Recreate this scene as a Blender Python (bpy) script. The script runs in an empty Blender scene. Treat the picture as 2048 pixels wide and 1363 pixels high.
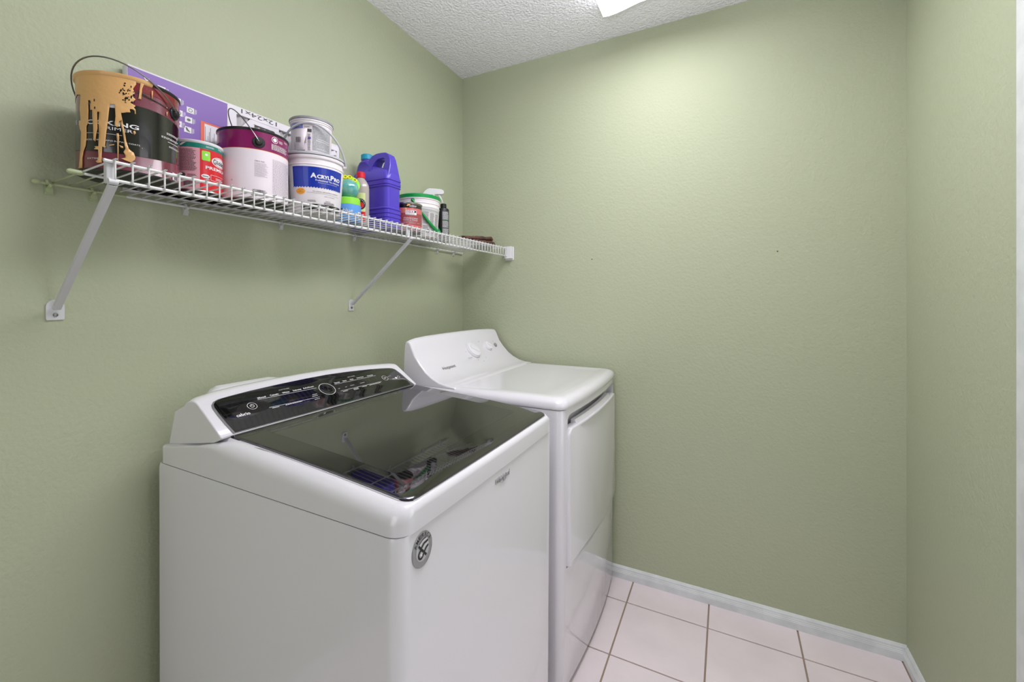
import bpy, bmesh, math, random
from mathutils import Vector
from mathutils.geometry import tessellate_polygon
random.seed(7)
sc = bpy.context.scene
COL = sc.collection
pi = math.pi
R_ = math.radians
SX0, CX, CY, CZ = 0, 1.277, 0.0, 1.2588
D, W, HC = 1.939, 1.834, 2.44          # back wall y, right wall x, ceiling height
YF = -1.25                              # wall behind the camera

# ---------------------------------------------------------------- camera
cd = bpy.data.cameras.new('camera'); cam = bpy.data.objects.new('camera', cd); COL.objects.link(cam)
cam.location = (CX, CY, CZ); cam.rotation_euler = (pi/2, 0, .467)
cd.sensor_width = 36; cd.lens = 852.6/2048*36; cd.shift_y = -(681.5-594.7)/2048
cd.clip_start = .02
sc.camera = cam
# ---------------------------------------------------------------- world, lights, exposure
wd = bpy.data.worlds.new('world'); sc.world = wd; wd.use_nodes = True
wd.node_tree.nodes['Background'].inputs[0].default_value = (.93, .97, 1, 1)
wd.node_tree.nodes['Background'].inputs[1].default_value = .6
def area(name, loc, rot, sx, sy, power, col=(1, 1, 1)):
    l = bpy.data.lights.new(name, 'AREA'); l.shape = 'RECTANGLE'; l.size = sx; l.size_y = sy
    l.energy = power; l.color = col
    o = bpy.data.objects.new(name, l); COL.objects.link(o); o.location = loc; o.rotation_euler = rot
    return o
DOOR_POWER, SIDE, BOUNCE, LAMP = 9.5, 6.5, 8, 11.4
area('rear_fill', (.95, YF-.55, 1.35), (-pi/2, 0, pi), .95, 1.9, DOOR_POWER, (1, .985, 1))  # unseen fill added past the rear doorway to brighten what faces the camera
area('side_fill', (W+.75, .80, 1.25), (0, pi/2, 0), 1.9, .8, SIDE, (1, .985, 1))  # unseen fill added past the right doorway to lift the appliance fronts
area('bounce_fill', (1.18, .48, 1.70), (pi-.35, 0, .40), .3, .3, BOUNCE, (1, .985, 1.04)).data.spread = R_(115)   # added fill ahead of the camera, after a flash bounced off the ceiling
vs = sc.view_settings
vs.view_transform = 'Standard'; vs.look = 'None'; vs.exposure = 0.0; vs.gamma = 1; vs.use_curve_mapping = False

# ---------------------------------------------------------------- materials
def lin(r, g, b):
    f = lambda c: (c/255/12.92) if c/255 <= .04045 else ((c/255+.055)/1.055)**2.4
    return (f(r), f(g), f(b), 1)
def mat(name, col, rough=.5, metal=0, coat=0, bump=None, spec=.5, ior=None, trans=0, emit=None, alpha=None, var=None):
    m = bpy.data.materials.new(name); m.use_nodes = True; nt = m.node_tree; b = nt.nodes['Principled BSDF']
    c = lin(*col)
    b.inputs['Base Color'].default_value = c
    b.inputs['Roughness'].default_value = rough; b.inputs['Metallic'].default_value = metal
    b.inputs['Coat Weight'].default_value = coat; b.inputs['Coat Roughness'].default_value = .05
    b.inputs['Specular IOR Level'].default_value = spec
    if ior: b.inputs['IOR'].default_value = ior
    b.inputs['Transmission Weight'].default_value = trans
    if emit:
        b.inputs['Emission Color'].default_value = (*emit[0], 1); b.inputs['Emission Strength'].default_value = emit[1]
    tc = None
    if bump or var:
        tc = nt.nodes.new('ShaderNodeNewGeometry')
    if bump:
        sc_, st, dist, det = bump
        n = nt.nodes.new('ShaderNodeTexNoise'); n.inputs['Scale'].default_value = sc_; n.inputs['Detail'].default_value = det
        nt.links.new(tc.outputs['Position'], n.inputs['Vector'])
        bp = nt.nodes.new('ShaderNodeBump'); bp.inputs['Strength'].default_value = st; bp.inputs['Distance'].default_value = dist
        nt.links.new(n.outputs['Fac'], bp.inputs['Height']); nt.links.new(bp.outputs[0], b.inputs['Normal'])
    if var:
        n = nt.nodes.new('ShaderNodeTexNoise'); n.inputs['Scale'].default_value = var[0]; n.inputs['Detail'].default_value = 5
        nt.links.new(tc.outputs['Position'], n.inputs['Vector'])
        r = nt.nodes.new('ShaderNodeValToRGB'); r.color_ramp.elements[0].position = .35; r.color_ramp.elements[1].position = .65
        r.color_ramp.elements[0].color = c; r.color_ramp.elements[1].color = lin(*var[1])
        nt.links.new(n.outputs['Fac'], r.inputs[0]); nt.links.new(r.outputs[0], b.inputs['Base Color'])
    return m
WALL = (176, 182, 155)
m_wall = mat('green_wall_paint', WALL, .6, bump=(105, .6, .0026, 2.5), spec=.25)
m_ceil = mat('textured_ceiling_paint', (240, 239, 246), .7, bump=(95, 1.0, .009, 2), spec=.2)
m_base = mat('baseboard_paint', (222, 225, 226), .35, var=(18, (208, 211, 212)))
m_tile = mat('floor_tile_glaze', (236, 223, 227), .16, var=(7, (229, 217, 221)))
m_grout = mat('grout', (158, 138, 122), .9)
m_shelf = None
m_wht = mat('white_enamel', (224, 222, 228), .16, coat=.6, spec=.5)
m_whp = mat('white_plastic', (230, 228, 233), .28, coat=.2)
m_wh2 = mat('white_pail_plastic', (232, 226, 230), .38)
m_dark = mat('dark_gap', (22, 22, 22), .8)
m_blk = mat('black_gloss_panel', (14, 14, 15), .07, coat=1)
m_faint = mat('faint_print', (176, 164, 176), .5)
m_ink = mat('grey_print', (96, 96, 98), .5)
m_blackp = mat('black_plastic', (22, 22, 24), .4)
m_chr = mat('chrome', (190, 190, 190), .18, metal=1)
m_steel = mat('steel_wire', (130, 128, 126), .3, metal=1)
m_met = mat('tin_metal', (176, 172, 168), .3, metal=1)
m_tan = mat('tan_paint_spill', (218, 170, 110), .42, bump=(70, .3, .003, 2), coat=.2)
m_maroon = mat('maroon_label', (108, 40, 58), .22, coat=.5)
m_redl = mat('dark_red_label', (120, 22, 34), .22, coat=.5)
m_bklab = mat('black_label', (20, 18, 20), .14, coat=.7)
m_wtxt = mat('white_print', (226, 224, 226), .5)
m_gtxt = mat('dark_print', (70, 66, 70), .5)
m_mag = mat('magenta_label', (128, 14, 88), .25, coat=.4)
m_wlab = mat('white_label', (228, 218, 226), .35, coat=.2)
m_teal = mat('teal_label', (8, 122, 108), .3, coat=.3)
m_pink = mat('pink_label', (214, 156, 168), .35)
m_red = mat('red_label', (206, 10, 34), .28, coat=.4)
m_lime = mat('lime_plastic', (140, 216, 62), .35)
m_blue = mat('blue_label', (6, 44, 158), .3, coat=.3)
m_org = mat('orange_sticker', (238, 160, 40), .4)
m_grey = mat('grey_plastic', (142, 143, 148), .4)
m_lgrey = mat('light_grey_plastic', (186, 187, 194), .4)
m_purple = mat('purple_card', (126, 92, 172), .45)
m_dpurple = mat('deep_purple_card', (92, 70, 160), .45)
m_card = mat('white_card', (226, 222, 230), .6)
m_filt = mat('filter_media', (196, 192, 196), .9, bump=(300, .5, .002, 2))
m_coral = mat('coral_print', (226, 104, 84), .5)
m_jug = mat('violet_jug_plastic', (78, 60, 186), .33, coat=.15)
m_tealcap = mat('turquoise_cap', (22, 150, 186), .4)
m_redcap = mat('red_cap', (214, 24, 44), .35)
m_oil = mat('amber_clear_bottle', (196, 186, 178), .18, trans=.25, coat=.3)
m_yel = mat('yellow_plastic', (240, 222, 30), .4)
m_ball = mat('turquoise_gel', (46, 168, 186), .12, trans=.3, coat=.5, var=(38, (150, 208, 190)))
m_skyb = mat('sky_blue_tub', (98, 158, 226), .35)
m_behr = mat('rust_label', (150, 66, 70), .28, coat=.4)
m_behr2 = mat('salmon_label', (206, 104, 108), .28, coat=.4)
m_green = mat('green_plastic', (8, 148, 72), .35)
m_brown = mat('brown_glove_leather', (116, 80, 66), .75, bump=(120, .8, .005, 3), var=(28, (72, 48, 42)))
m_speck = mat('speckled_print', (196, 196, 200), .5, var=(900, (120, 120, 126)))
m_purp2 = mat('lilac_print', (118, 124, 196), .5)
m_glow = mat('fixture_diffuser', (240, 240, 240), .5, emit=((1, .98, 1.03), LAMP))

m_glow_side = mat('fixture_side', (240, 240, 240), .5, emit=((1, .985, 1.05), 4))
def pos_mix(m, white, green):            # left end of the shelf was rolled over with wall paint
    nt = m.node_tree; b = nt.nodes['Principled BSDF']
    g = nt.nodes.new('ShaderNodeNewGeometry'); s = nt.nodes.new('ShaderNodeSeparateXYZ'); nt.links.new(g.outputs['Position'], s.inputs[0])
    def math_(op, a, v):
        n = nt.nodes.new('ShaderNodeMath'); n.operation = op
        for k, q in enumerate((a, v)):
            if isinstance(q, (int, float)): n.inputs[k].default_value = q
            else: nt.links.new(q, n.inputs[k])
        return n.outputs[0]
    # painted where x < 0.165 - 1.1 * (y - 0.35)
    lim = math_('SUBTRACT', .165, math_('MULTIPLY', math_('SUBTRACT', s.outputs[1], .35), 1.1))
    f = math_('LESS_THAN', s.outputs[0], lim)
    mx = nt.nodes.new('ShaderNodeMix'); mx.data_type = 'RGBA'
    mx.inputs[6].default_value = lin(*white); mx.inputs[7].default_value = lin(*green)
    nt.links.new(f, mx.inputs[0]); nt.links.new(mx.outputs[2], b.inputs['Base Color'])
m_shelf = mat('white_vinyl_wire', (222, 222, 222), .35); pos_mix(m_shelf, (222, 222, 222), (178, 188, 148))
m_clipg = mat('painted_clip', (172, 182, 142), .45)
m_clipw = mat('clear_clip', (206, 206, 204), .3)

# knockdown relief for the ceiling, brush marks for the tan paint
def ceiling_nodes(m):
    return
    nt = m.node_tree; b = nt.nodes['Principled BSDF']
    bp = [n for n in nt.nodes if n.type == 'BUMP'][0]; nz = [n for n in nt.nodes if n.type == 'TEX_NOISE'][0]
    r = nt.nodes.new('ShaderNodeValToRGB'); r.color_ramp.elements[0].position = .47; r.color_ramp.elements[1].position = .6
    nt.links.new(nz.outputs['Fac'], r.inputs[0]); nt.links.new(r.outputs[0], bp.inputs['Height'])
ceiling_nodes(m_ceil)

# ---------------------------------------------------------------- object helpers
ORG = {}
def _root(o):
    while o.parent: o = o.parent
    return o
def tag(o, label=None, cat=None, group=None, kind=None):
    if label: o['label'] = label
    if cat: o['category'] = cat
    if group: o['group'] = group
    if kind: o['kind'] = kind
    return o
def thing(name, label, cat, loc, group=None):
    o = bpy.data.objects.new(name, None); COL.objects.link(o); o.location = loc; o.empty_display_size = .03
    ORG[o.name] = Vector(loc)
    return tag(o, label, cat, group)
def obj(name, bm, m, parent=None, ang=35, bevel=None, label=None, subs=0, solid=None, loc=None):
    me = bpy.data.meshes.new(name)
    if isinstance(bm, bmesh.types.BMesh):
        bmesh.ops.recalc_face_normals(bm, faces=bm.faces)
        org = loc
        if parent: org = ORG.get(_root(parent).name)
        if org is not None: bmesh.ops.translate(bm, verts=bm.verts, vec=-Vector(org))
        bm.to_mesh(me); bm.free()
    for p in me.polygons: p.use_smooth = True
    me.set_sharp_from_angle(angle=R_(ang))
    o = bpy.data.objects.new(name, me); COL.objects.link(o)
    me.materials.append(m)
    if parent: o.parent = parent
    elif loc is not None: o.location = loc; ORG[o.name] = Vector(loc)
    if bevel:
        b = o.modifiers.new('bevel', 'BEVEL'); b.width = bevel[0]; b.segments = bevel[1]; b.limit_method = 'ANGLE'; b.angle_limit = R_(bevel[2] if len(bevel) > 2 else 40)
        b.harden_normals = True
    if solid:
        s = o.modifiers.new('solid', 'SOLIDIFY'); s.thickness = solid; s.offset = 1
    if subs:
        s = o.modifiers.new('subs', 'SUBSURF'); s.levels = subs; s.render_levels = subs
    if label: o['label'] = label
    return o
def struct(name, bm, m, loc=(0, 0, 0), parent=None, **k):
    o = obj(name, bm, m, parent, loc=None if parent else loc, **k)
    if not parent: o['kind'] = 'structure'
    return o
def B(): return bmesh.new()
def box(bm, x0, x1, y0, y1, z0, z1):
    v = [bm.verts.new((x, y, z)) for x in (x0, x1) for y in (y0, y1) for z in (z0, z1)]
    for f in ((0, 1, 3, 2), (4, 6, 7, 5), (0, 4, 5, 1), (2, 3, 7, 6), (0, 2, 6, 4), (1, 5, 7, 3)):
        bm.faces.new([v[i] for i in f])
    return bm
def loft(bm, rings, cap0=True, cap1=True, closed=True):
    vs_ = [[bm.verts.new(p) for p in r] for r in rings]
    n = len(rings[0])
    for a, b in zip(vs_, vs_[1:]):
        for i in range(n if closed else n-1):
            j = (i+1) % n
            bm.faces.new((a[i], a[j], b[j], b[i]))
    if cap0: bm.faces.new(vs_[0][::-1])
    if cap1: bm.faces.new(vs_[-1])
    return bm
def rrect(x0, x1, y0, y1, r, z, k=5, n=1, bulge=0, zf=None):
    """rounded rectangle, ccw; r may be (back, front) radii; n = divisions of each side"""
    rb, rf = r if isinstance(r, tuple) else (r, r)
    pts = []
    cs = [((x1-rf, y0+rf), -90, rf), ((x1-rf, y1-rf), 0, rf), ((x0+rb, y1-rb), 90, rb), ((x0+rb, y0+rb), 180, rb)]
    for (c, a0, rr) in cs:
        arc = [(c[0]+rr*math.cos(R_(a0+90*i/k)), c[1]+rr*math.sin(R_(a0+90*i/k))) for i in range(k+1)]
        if pts and n > 1:
            p, q = pts[-1], arc[0]
            pts += [(p[0]+(q[0]-p[0])*i/n, p[1]+(q[1]-p[1])*i/n) for i in range(1, n)]
        pts += arc
    if n > 1:
        p, q = pts[-1], pts[0]; pts += [(p[0]+(q[0]-p[0])*i/n, p[1]+(q[1]-p[1])*i/n) for i in range(1, n)]
    out = []
    ym, hw = (y0+y1)/2, (y1-y0)/2; xm = (x0+x1)/2
    for x, y in pts:
        if bulge and x > xm: x += bulge*(1-((y-ym)/hw)**2)
        out.append((x, y, zf(x, y) if zf else z))
    return out
def circ(cx, cy, r, z, n=48, a0=0):
    return [(cx+r*math.cos(2*pi*i/n+a0), cy+r*math.sin(2*pi*i/n+a0), z) for i in range(n)]
def lathe(bm, cx, cy, prof, n=56, cap0=True, cap1=True):
    return loft(bm, [circ(cx, cy, r, z, n) for r, z in prof], cap0, cap1)
def tube(bm, pts, r, n=8, closed=False, flat=None):
    pts = [Vector(p) for p in pts]; N = len(pts); rings = []
    up = None
    for i, p in enumerate(pts):
        a = pts[i-1] if (i > 0 or closed) else p; b = pts[(i+1) % N] if (i < N-1 or closed) else p
        t = (b-a).normalized()
        if up is None:
            up = Vector((0, 0, 1)) if abs(t.z) < .9 else Vector((1, 0, 0))
        s = t.cross(up).normalized(); u = s.cross(t).normalized(); up = u
        rr = r[i] if isinstance(r, (list, tuple)) else r
        ra, rb = (rr, rr) if not flat else (rr*flat[0], rr*flat[1])
        rings.append([p+s*ra*math.cos(2*pi*k/n)+u*rb*math.sin(2*pi*k/n) for k in range(n)])
    if closed: rings.append(rings[0]); return loft(bm, rings, False, False)
    return loft(bm, rings)
def spline(pts, k=6):
    P = [Vector(p) for p in pts]; P = [P[0]*2-P[1]]+P+[P[-1]*2-P[-2]]; out = []
    for i in range(1, len(P)-2):
        for j in range(k):
            t = j/k; a, b, c, d = P[i-1:i+3]
            out.append(.5*((2*b)+(c-a)*t+(2*a-5*b+4*c-d)*t*t+(3*b-a-3*c+d)*t**3))
    out.append(P[-2]); return out
def apply_mods(o):
    dg = bpy.context.evaluated_depsgraph_get(); dg.update()
    me = bpy.data.meshes.new_from_object(o.evaluated_get(dg)); o.modifiers.clear(); o.data = me
    for p in me.polygons: p.use_smooth = True
def bool_cut(o, bm, op='DIFFERENCE'):
    me = bpy.data.meshes.new('cut'); bmesh.ops.recalc_face_normals(bm, faces=bm.faces); bm.to_mesh(me); bm.free()
    c = bpy.data.objects.new('cut', me); COL.objects.link(c)
    m = o.modifiers.new('b', 'BOOLEAN'); m.operation = op; m.object = c; m.solver = 'EXACT'
    bpy.context.view_layer.update(); apply_mods(o); bpy.data.objects.remove(c)
    o.data.set_sharp_from_angle(angle=R_(35))
def voxel(o, s, smooth=4):
    m = o.modifiers.new('r', 'REMESH'); m.mode = 'VOXEL'; m.voxel_size = s
    q = o.modifiers.new('s', 'SMOOTH'); q.iterations = smooth; q.factor = .5
    bpy.context.view_layer.update(); apply_mods(o)

# ---------------------------------------------------------------- flat print wrapped onto surfaces
_tc = {}
STUFF = ('print', 'lettering', 'barcode', 'bare_fleck', 'paint_spatter', 'flap_barcode', 'side_print', 'sticker_lettering', 'band_lettering', 'badge_lettering', 'size_lettering', 'nameplate', 'stripe', 'logo_print', 'logo_lettering', 'logo', 'brand_ring', 'side_panel', 'drip', 'emblem_centre', 'green_print', 'lettering_mark')
def glyphs(s, bold=0.0, shear=0.0):
    key = (s, bold, shear)
    if key in _tc: return _tc[key]
    cu = bpy.data.curves.new('t', 'FONT'); cu.body = s; cu.offset = bold; cu.shear = shear; cu.resolution_u = 3
    o = bpy.data.objects.new('t', cu); COL.objects.link(o)
    bpy.context.view_layer.update(); dg = bpy.context.evaluated_depsgraph_get()
    me = bpy.data.meshes.new_from_object(o.evaluated_get(dg))
    vs_ = [(v.co.x, v.co.y) for v in me.vertices]; fs = [tuple(p.vertices) for p in me.polygons]
    bpy.data.objects.remove(o); bpy.data.meshes.remove(me)
    x0 = min(v[0] for v in vs_); x1 = max(v[0] for v in vs_); y0 = min(v[1] for v in vs_); y1 = max(v[1] for v in vs_)
    vs_ = [((v[0]-x0)/(x1-x0), (v[1]-y0)/max(y1-y0, 1e-6)) for v in vs_]
    _tc[key] = (vs_, fs); return _tc[key]
def art(parent, name, m, shapes, fn, off=.0005, cut=None, label=None, solid=None):
    """shapes in flat (x,y); fn(x,y,off)->3D"""
    bm = B()
    def poly(pts):
        if len(pts) <= 4:
            try: bm.faces.new([bm.verts.new((x, y, 0)) for x, y in pts])
            except ValueError: pass
            return
        v = [bm.verts.new((x, y, 0)) for x, y in pts]
        for t in tessellate_polygon([[Vector((x, y, 0)) for x, y in pts]]):
            try: bm.faces.new([v[i] for i in t])
            except ValueError: pass
    for s in shapes:
        k = s[0]
        if k == 'poly': poly(s[1])
        elif k == 'rect': x0, y0, x1, y1 = s[1:5]; poly([(x0, y0), (x1, y0), (x1, y1), (x0, y1)])
        elif k == 'rr':
            x0, y0, x1, y1, rx, ry = s[1:7]; pts = []
            for cx, cy, a in ((x1-rx, y0+ry, -90), (x1-rx, y1-ry, 0), (x0+rx, y1-ry, 90), (x0+rx, y0+ry, 180)):
                pts += [(cx+rx*math.cos(R_(a+22.5*i)), cy+ry*math.sin(R_(a+22.5*i))) for i in range(5)]
            poly(pts)
        elif k == 'disc':
            cx, cy, rx, ry = s[1:5]; poly([(cx+rx*math.cos(2*pi*i/28), cy+ry*math.sin(2*pi*i/28)) for i in range(28)])
        elif k == 'ring':
            cx, cy, rx, ry, w = s[1:6]; a0, a1 = s[6:8] if len(s) > 6 else (0, 360); n = 32
            q = ry/rx
            for i in range(n):
                t, u = R_(a0+(a1-a0)*i/n), R_(a0+(a1-a0)*(i+1)/n)
                poly([(cx+rx*math.cos(t), cy+ry*math.sin(t)), (cx+rx*math.cos(u), cy+ry*math.sin(u)),
                      (cx+(rx-w)*math.cos(u), cy+(ry-w*q)*math.sin(u)), (cx+(rx-w)*math.cos(t), cy+(ry-w*q)*math.sin(t))])
        elif k == 'line':
            pts, w, ar = s[1], s[2], (s[3] if len(s) > 3 else 1)   # ar: x units per y unit
            for (xa, ya), (xb, yb) in zip(pts, pts[1:]):
                dx, dy = (xb-xa)/ar, yb-ya; L = math.hypot(dx, dy) or 1; nx, ny = -dy/L*w/2*ar, dx/L*w/2
                poly([(xa+nx, ya+ny), (xb+nx, yb+ny), (xb-nx, yb-ny), (xa-nx, ya-ny)])
        elif k == 'text':
            st, x0, y0, x1, y1 = s[1:6]; o = s[6] if len(s) > 6 else {}
            g, fs = glyphs(st, o.get('bold', 0), o.get('shear', 0)); rot = o.get('rot', 0); sl = o.get('slope', 0)
            vv = []
            for gx, gy in g:
                if rot == 180: gx, gy = 1-gx, 1-gy
                elif rot == 90: gx, gy = 1-gy, gx
                elif rot == 270: gx, gy = gy, 1-gx
                vv.append(bm.verts.new((x0+(x1-x0)*gx, y0+(y1-y0)*gy+sl*gx, 0)))
            for f in fs:
                try: bm.faces.new([vv[i] for i in f])
                except ValueError: pass
        elif k == 'fine':      # rows of unreadable small print
            x0, y0, x1, y1, rows = s[1:6]; h = (y1-y0)/rows; vert = len(s) > 6
            rnd = random.Random(int(abs(x0*7919+y0*104729)*100) % 99991)
            for r in range(rows):
                x = 0; L = (x1-x0); end = rnd.uniform(.75, 1)
                while x < end:
                    w = rnd.uniform(.03, .11); e = min(x+w, end)
                    if e-x > .01:
                        poly([(x0+x*L, y0+h*(r+.25)), (x0+e*L, y0+h*(r+.25)), (x0+e*L, y0+h*(r+.7)), (x0+x*L, y0+h*(r+.7))])
                    x = e+.02
        elif k == 'bar':       # barcode
            x0, y0, x1, y1 = s[1:5]; rnd = random.Random(3); x = x0; L = x1-x0
            while x < x1:
                w = rnd.choice((.012, .02, .035))*L; poly([(x, y0), (min(x+w, x1), y0), (min(x+w, x1), y1), (x, y1)]); x += w+rnd.choice((.015, .03))*L
    if cut and bm.verts:
        xs = [v.co.x for v in bm.verts]; x = math.ceil(min(xs)/cut)*cut
        while x < max(xs):
            bmesh.ops.bisect_plane(bm, geom=bm.verts[:]+bm.edges[:]+bm.faces[:], plane_co=(x, 0, 0), plane_no=(1, 0, 0), dist=1e-6)
            x += cut
    for f in bm.faces:
        f.normal_update()
        if f.normal.z < 0: f.normal_flip()
    for v in bm.verts: v.co = fn(v.co.x, v.co.y, off)
    bm2 = bm
    me = bpy.data.meshes.new(name); org = ORG.get(_root(parent).name)
    if org is not None: bmesh.ops.translate(bm2, verts=bm2.verts, vec=-org)
    bm2.to_mesh(me); bm2.free(); me.materials.append(m)
    o = bpy.data.objects.new(name, me); COL.objects.link(o); o.parent = parent
    if solid:
        for p in me.polygons: p.use_smooth = True
        sm = o.modifiers.new('solid', 'SOLIDIFY'); sm.thickness = solid; sm.offset = 0
    if label: o['label'] = label
    if name in STUFF: o['kind'] = 'stuff'
    return o
def on_cyl(c, R, zb=1.515):      # x in degrees round the can, y metres above the reference; R number or function of y
    def fn(a, y, off):
        r = (R(y) if callable(R) else R)+off
        return Vector((c[0]+r*math.cos(R_(a)), c[1]+r*math.sin(R_(a)), zb+y))
    return fn
def band(parent, name, m, c, R, a0, a1, y0, y1, off=.0005, label=None, top=None, bot=None, zb=1.515):
    """label wrapped round a can; top/bot optional functions of angle"""
    n = max(4, int(abs(a1-a0)/6)); f = on_cyl(c, R, zb); bm = B(); rows = []
    K = 1 if not callable(R) else 3
    for j in range(K+1):
        rows.append([bm.verts.new(f(a, (bot(a) if bot else y0)+((top(a) if top else y1)-(bot(a) if bot else y0))*j/K, off)) for a in [a0+(a1-a0)*i/n for i in range(n+1)]])
    for r0, r1 in zip(rows, rows[1:]):
        for i in range(n): bm.faces.new((r0[i], r0[i+1], r1[i+1], r1[i]))

    me = bpy.data.meshes.new(name); org = ORG.get(_root(parent).name); bmesh.ops.translate(bm, verts=bm.verts, vec=-org)
    bm.to_mesh(me); bm.free(); me.materials.append(m)
    for p in me.polygons: p.use_smooth = True
    o = bpy.data.objects.new(name, me); COL.objects.link(o); o.parent = parent
    if label: o['label'] = label
    return o

# ================================================================ SETTING
bm = B(); box(bm, -.1, W+.1, YF-.1, D+.1, -.1, -.0035); floor = struct('floor', bm, m_grout)
tx = [-.0003, .2975, .6023, .9065, 1.2113, 1.5155, 1.8203, W]
ty = [D, 1.7873]
while ty[-1] > YF: ty.append(max(ty[-1]-.287, YF))
for i in range(len(tx)-1):
    for j in range(len(ty)-1):
        g = .0027
        bm = B(); box(bm, tx[i]+g, tx[i+1]-g, ty[j+1]+g, ty[j]-g, -.008, 0)
        o = obj('tile', bm, m_tile, floor, bevel=(.001, 1))
ORG['floor'] = Vector((0, 0, 0))
bm = B(); box(bm, -.1, 0, YF, D, 0, HC); struct('wall_left', bm, m_wall)
bm = B(); box(bm, -.1, W+.1, D, D+.1, 0, HC); wb = struct('wall_back', bm, m_wall)
# right wall with a doorway and its casing, left open to let the added side fill in
DY0, DY1, DZ = .40, 1.215, 2.05
bm = B(); box(bm, W, W+.1, DY1, D, 0, HC); box(bm, W, W+.1, YF, DY0, 0, HC); box(bm, W, W+.1, DY0, DY1, DZ, HC)
struct('wall_right', bm, m_wall)
bm = B()
box(bm, W-.014, W, DY1, DY1+.066, 0, DZ+.066); box(bm, W-.014, W, DY0-.066, DY0, 0, DZ+.066); box(bm, W-.014, W, DY0, DY1, DZ, DZ+.066)
struct('trim_1', bm, m_base, bevel=(.004, 2))
bm = B(); box(bm, W, W+.1, DY0-.001, DY0+.012, 0, DZ); box(bm, W, W+.1, DY1-.012, DY1+.001, 0, DZ); box(bm, W, W+.1, DY0, DY1, DZ-.012, DZ+.001)
struct('trim_3', bm, m_base)
# wall behind the camera with an unseen doorway put in for the rear fill
bm = B(); box(bm, 0, .5, YF-.1, YF, 0, HC); box(bm, 1.4, W, YF-.1, YF, 0, HC); box(bm, .5, 1.4, YF-.1, YF, 2.05, HC)
struct('wall_front', bm, m_wall)
bm = B(); box(bm, .434, .5, YF, YF+.014, 0, 2.116); box(bm, 1.4, 1.466, YF, YF+.014, 0, 2.116); box(bm, .5, 1.4, YF, YF+.014, 2.05, 2.116)
struct('trim_2', bm, m_base, bevel=(.004, 2))
bm = B(); box(bm, -.1, W+.1, YF-.1, D+.1, HC, HC+.1); struct('ceiling', bm, m_ceil)
# moulded baseboards (profile: height, thickness)
prof = [(0, 0), (.0125, 0), (.0125, .026), (.0112, .028), (.0112, .031), (.0095, .033), (.0095, .036), (.008, .039), (.0075, .045), (.0045, .049), (.003, .052), (0, .053)]
def baseboard(name, p0, p1, n):
    bm = B(); rings = []
    for p, mi in ((p0, 1), (p1, -1)):
        rings.append([(p[0]+n[0]*t, p[1]+n[1]*t, z) for t, z in prof])
    loft(bm, rings); return struct(name, bm, m_base, ang=15)
baseboard('baseboard_back', (0, D), (W, D), (0, -1))
baseboard('baseboard_right', (W, D-.0125), (W, DY1+.067), (-1, 0))
baseboard('baseboard_left', (0, YF), (0, D-.0125), (1, 0))
ORG['wall_back'] = Vector((0, 0, 0))
for x, z in ((.716, 1.437), (1.452, 1.438)):
    bm = B(); lathe(bm, 0, 0, [(.0014, 0), (.0026, 0), (.0026, .0012), (.0014, .0006)], 12)
    for v in bm.verts: v.co = Vector((x+v.co.x, D-v.co.z, z+v.co.y))
    obj('screw_hole', bm, m_gtxt, wb)

# ---------------------------------------------------------------- ceiling light
t = thing('ceiling_light', 'white wraparound ceiling light with ribbed glowing diffuser', 'ceiling light', (1.03, 1.05, HC))
LP = [(.834, HC-.012), (.838, 2.374), (.86, 2.371), (.89, 2.373), (.92, 2.378), (.95, 2.384), (.98, 2.389), (1.01, 2.391), (1.03, 2.391)]
LP = LP + [(2.06-x, z) for x, z in LP[::-1][1:]]
bm = B(); loft(bm, [[(x, y, z) for x, z in LP] for y in (.46, 1.676)], False, False, closed=False); dif = obj('diffuser', bm, m_glow, t, ang=50, label='glowing ribbed lens')
dif.data.materials.append(m_glow_side)
for p in dif.data.polygons:
    if abs(p.normal.x) > .9: p.material_index = 1
for y in (.455, 1.677):
    bm = B(); pts = [(.832, HC)]+LP+[(1.228, HC)]; loft(bm, [[(x, y, z) for x, z in pts], [(x, y+.004, z) for x, z in pts]]); obj('end_cap', bm, m_whp, t)
bm = B(); box(bm, .84, 1.22, .46, 1.676, HC-.014, HC); obj('base_pan', bm, m_whp, t)

# ================================================================ WIRE SHELF
sh = thing('wire_shelf', 'long white wire shelf holding paint cans, its left end painted green', 'shelf', (.0, 1.15, 1.50))
YS0, YS1 = .358, D-.004
zd = lambda x: 1.5005+(x-.012)*.031        # deck wire height
bm = B(); tube(bm, [(.010, .335, 1.497), (.010, YS1-.012, 1.4955)], .003); obj('back_rod', bm, m_shelf, sh)
bm = B(); tube(bm, [(.155, .345, zd(.155)-.0043), (.155, YS1, zd(.155)-.0043)], .0027); obj('middle_rod', bm, m_shelf, sh)
bm = B(); tube(bm, [(.281, YS0-.006, 1.5052), (.281, YS1-.01, 1.5075)], .0031); obj('front_rod', bm, m_shelf, sh, label='upper front rod')
bm = B(); tube(bm, [(.281, YS0, 1.472), (.281, YS1-.01, 1.4695)], .0031); obj('lip_rod', bm, m_shelf, sh, label='lower front rod')
for (x, y, z) in ((.010, .335, 1.497), (.155, .343, zd(.155)-.0043)):
    bm = B(); tube(bm, [(x, y, z), (x, y+.004, z), (x, y+(.02 if x > .1 else .010), z), (x, y+(.024 if x > .1 else .013), z)], [.003, .0052, .0052, .0034], 10); obj('rod_cap', bm, m_clipg, sh)
bm = B(); tube(bm, spline([(.008, 0, zd(.008)), (.27, 0, zd(.27)), (.2825, 0, 1.5092), (.2858, 0, 1.5055), (.2862, 0, 1.4690)], 3), .0017, 6)
wire_me = None
y = .3665; k = 0
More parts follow.
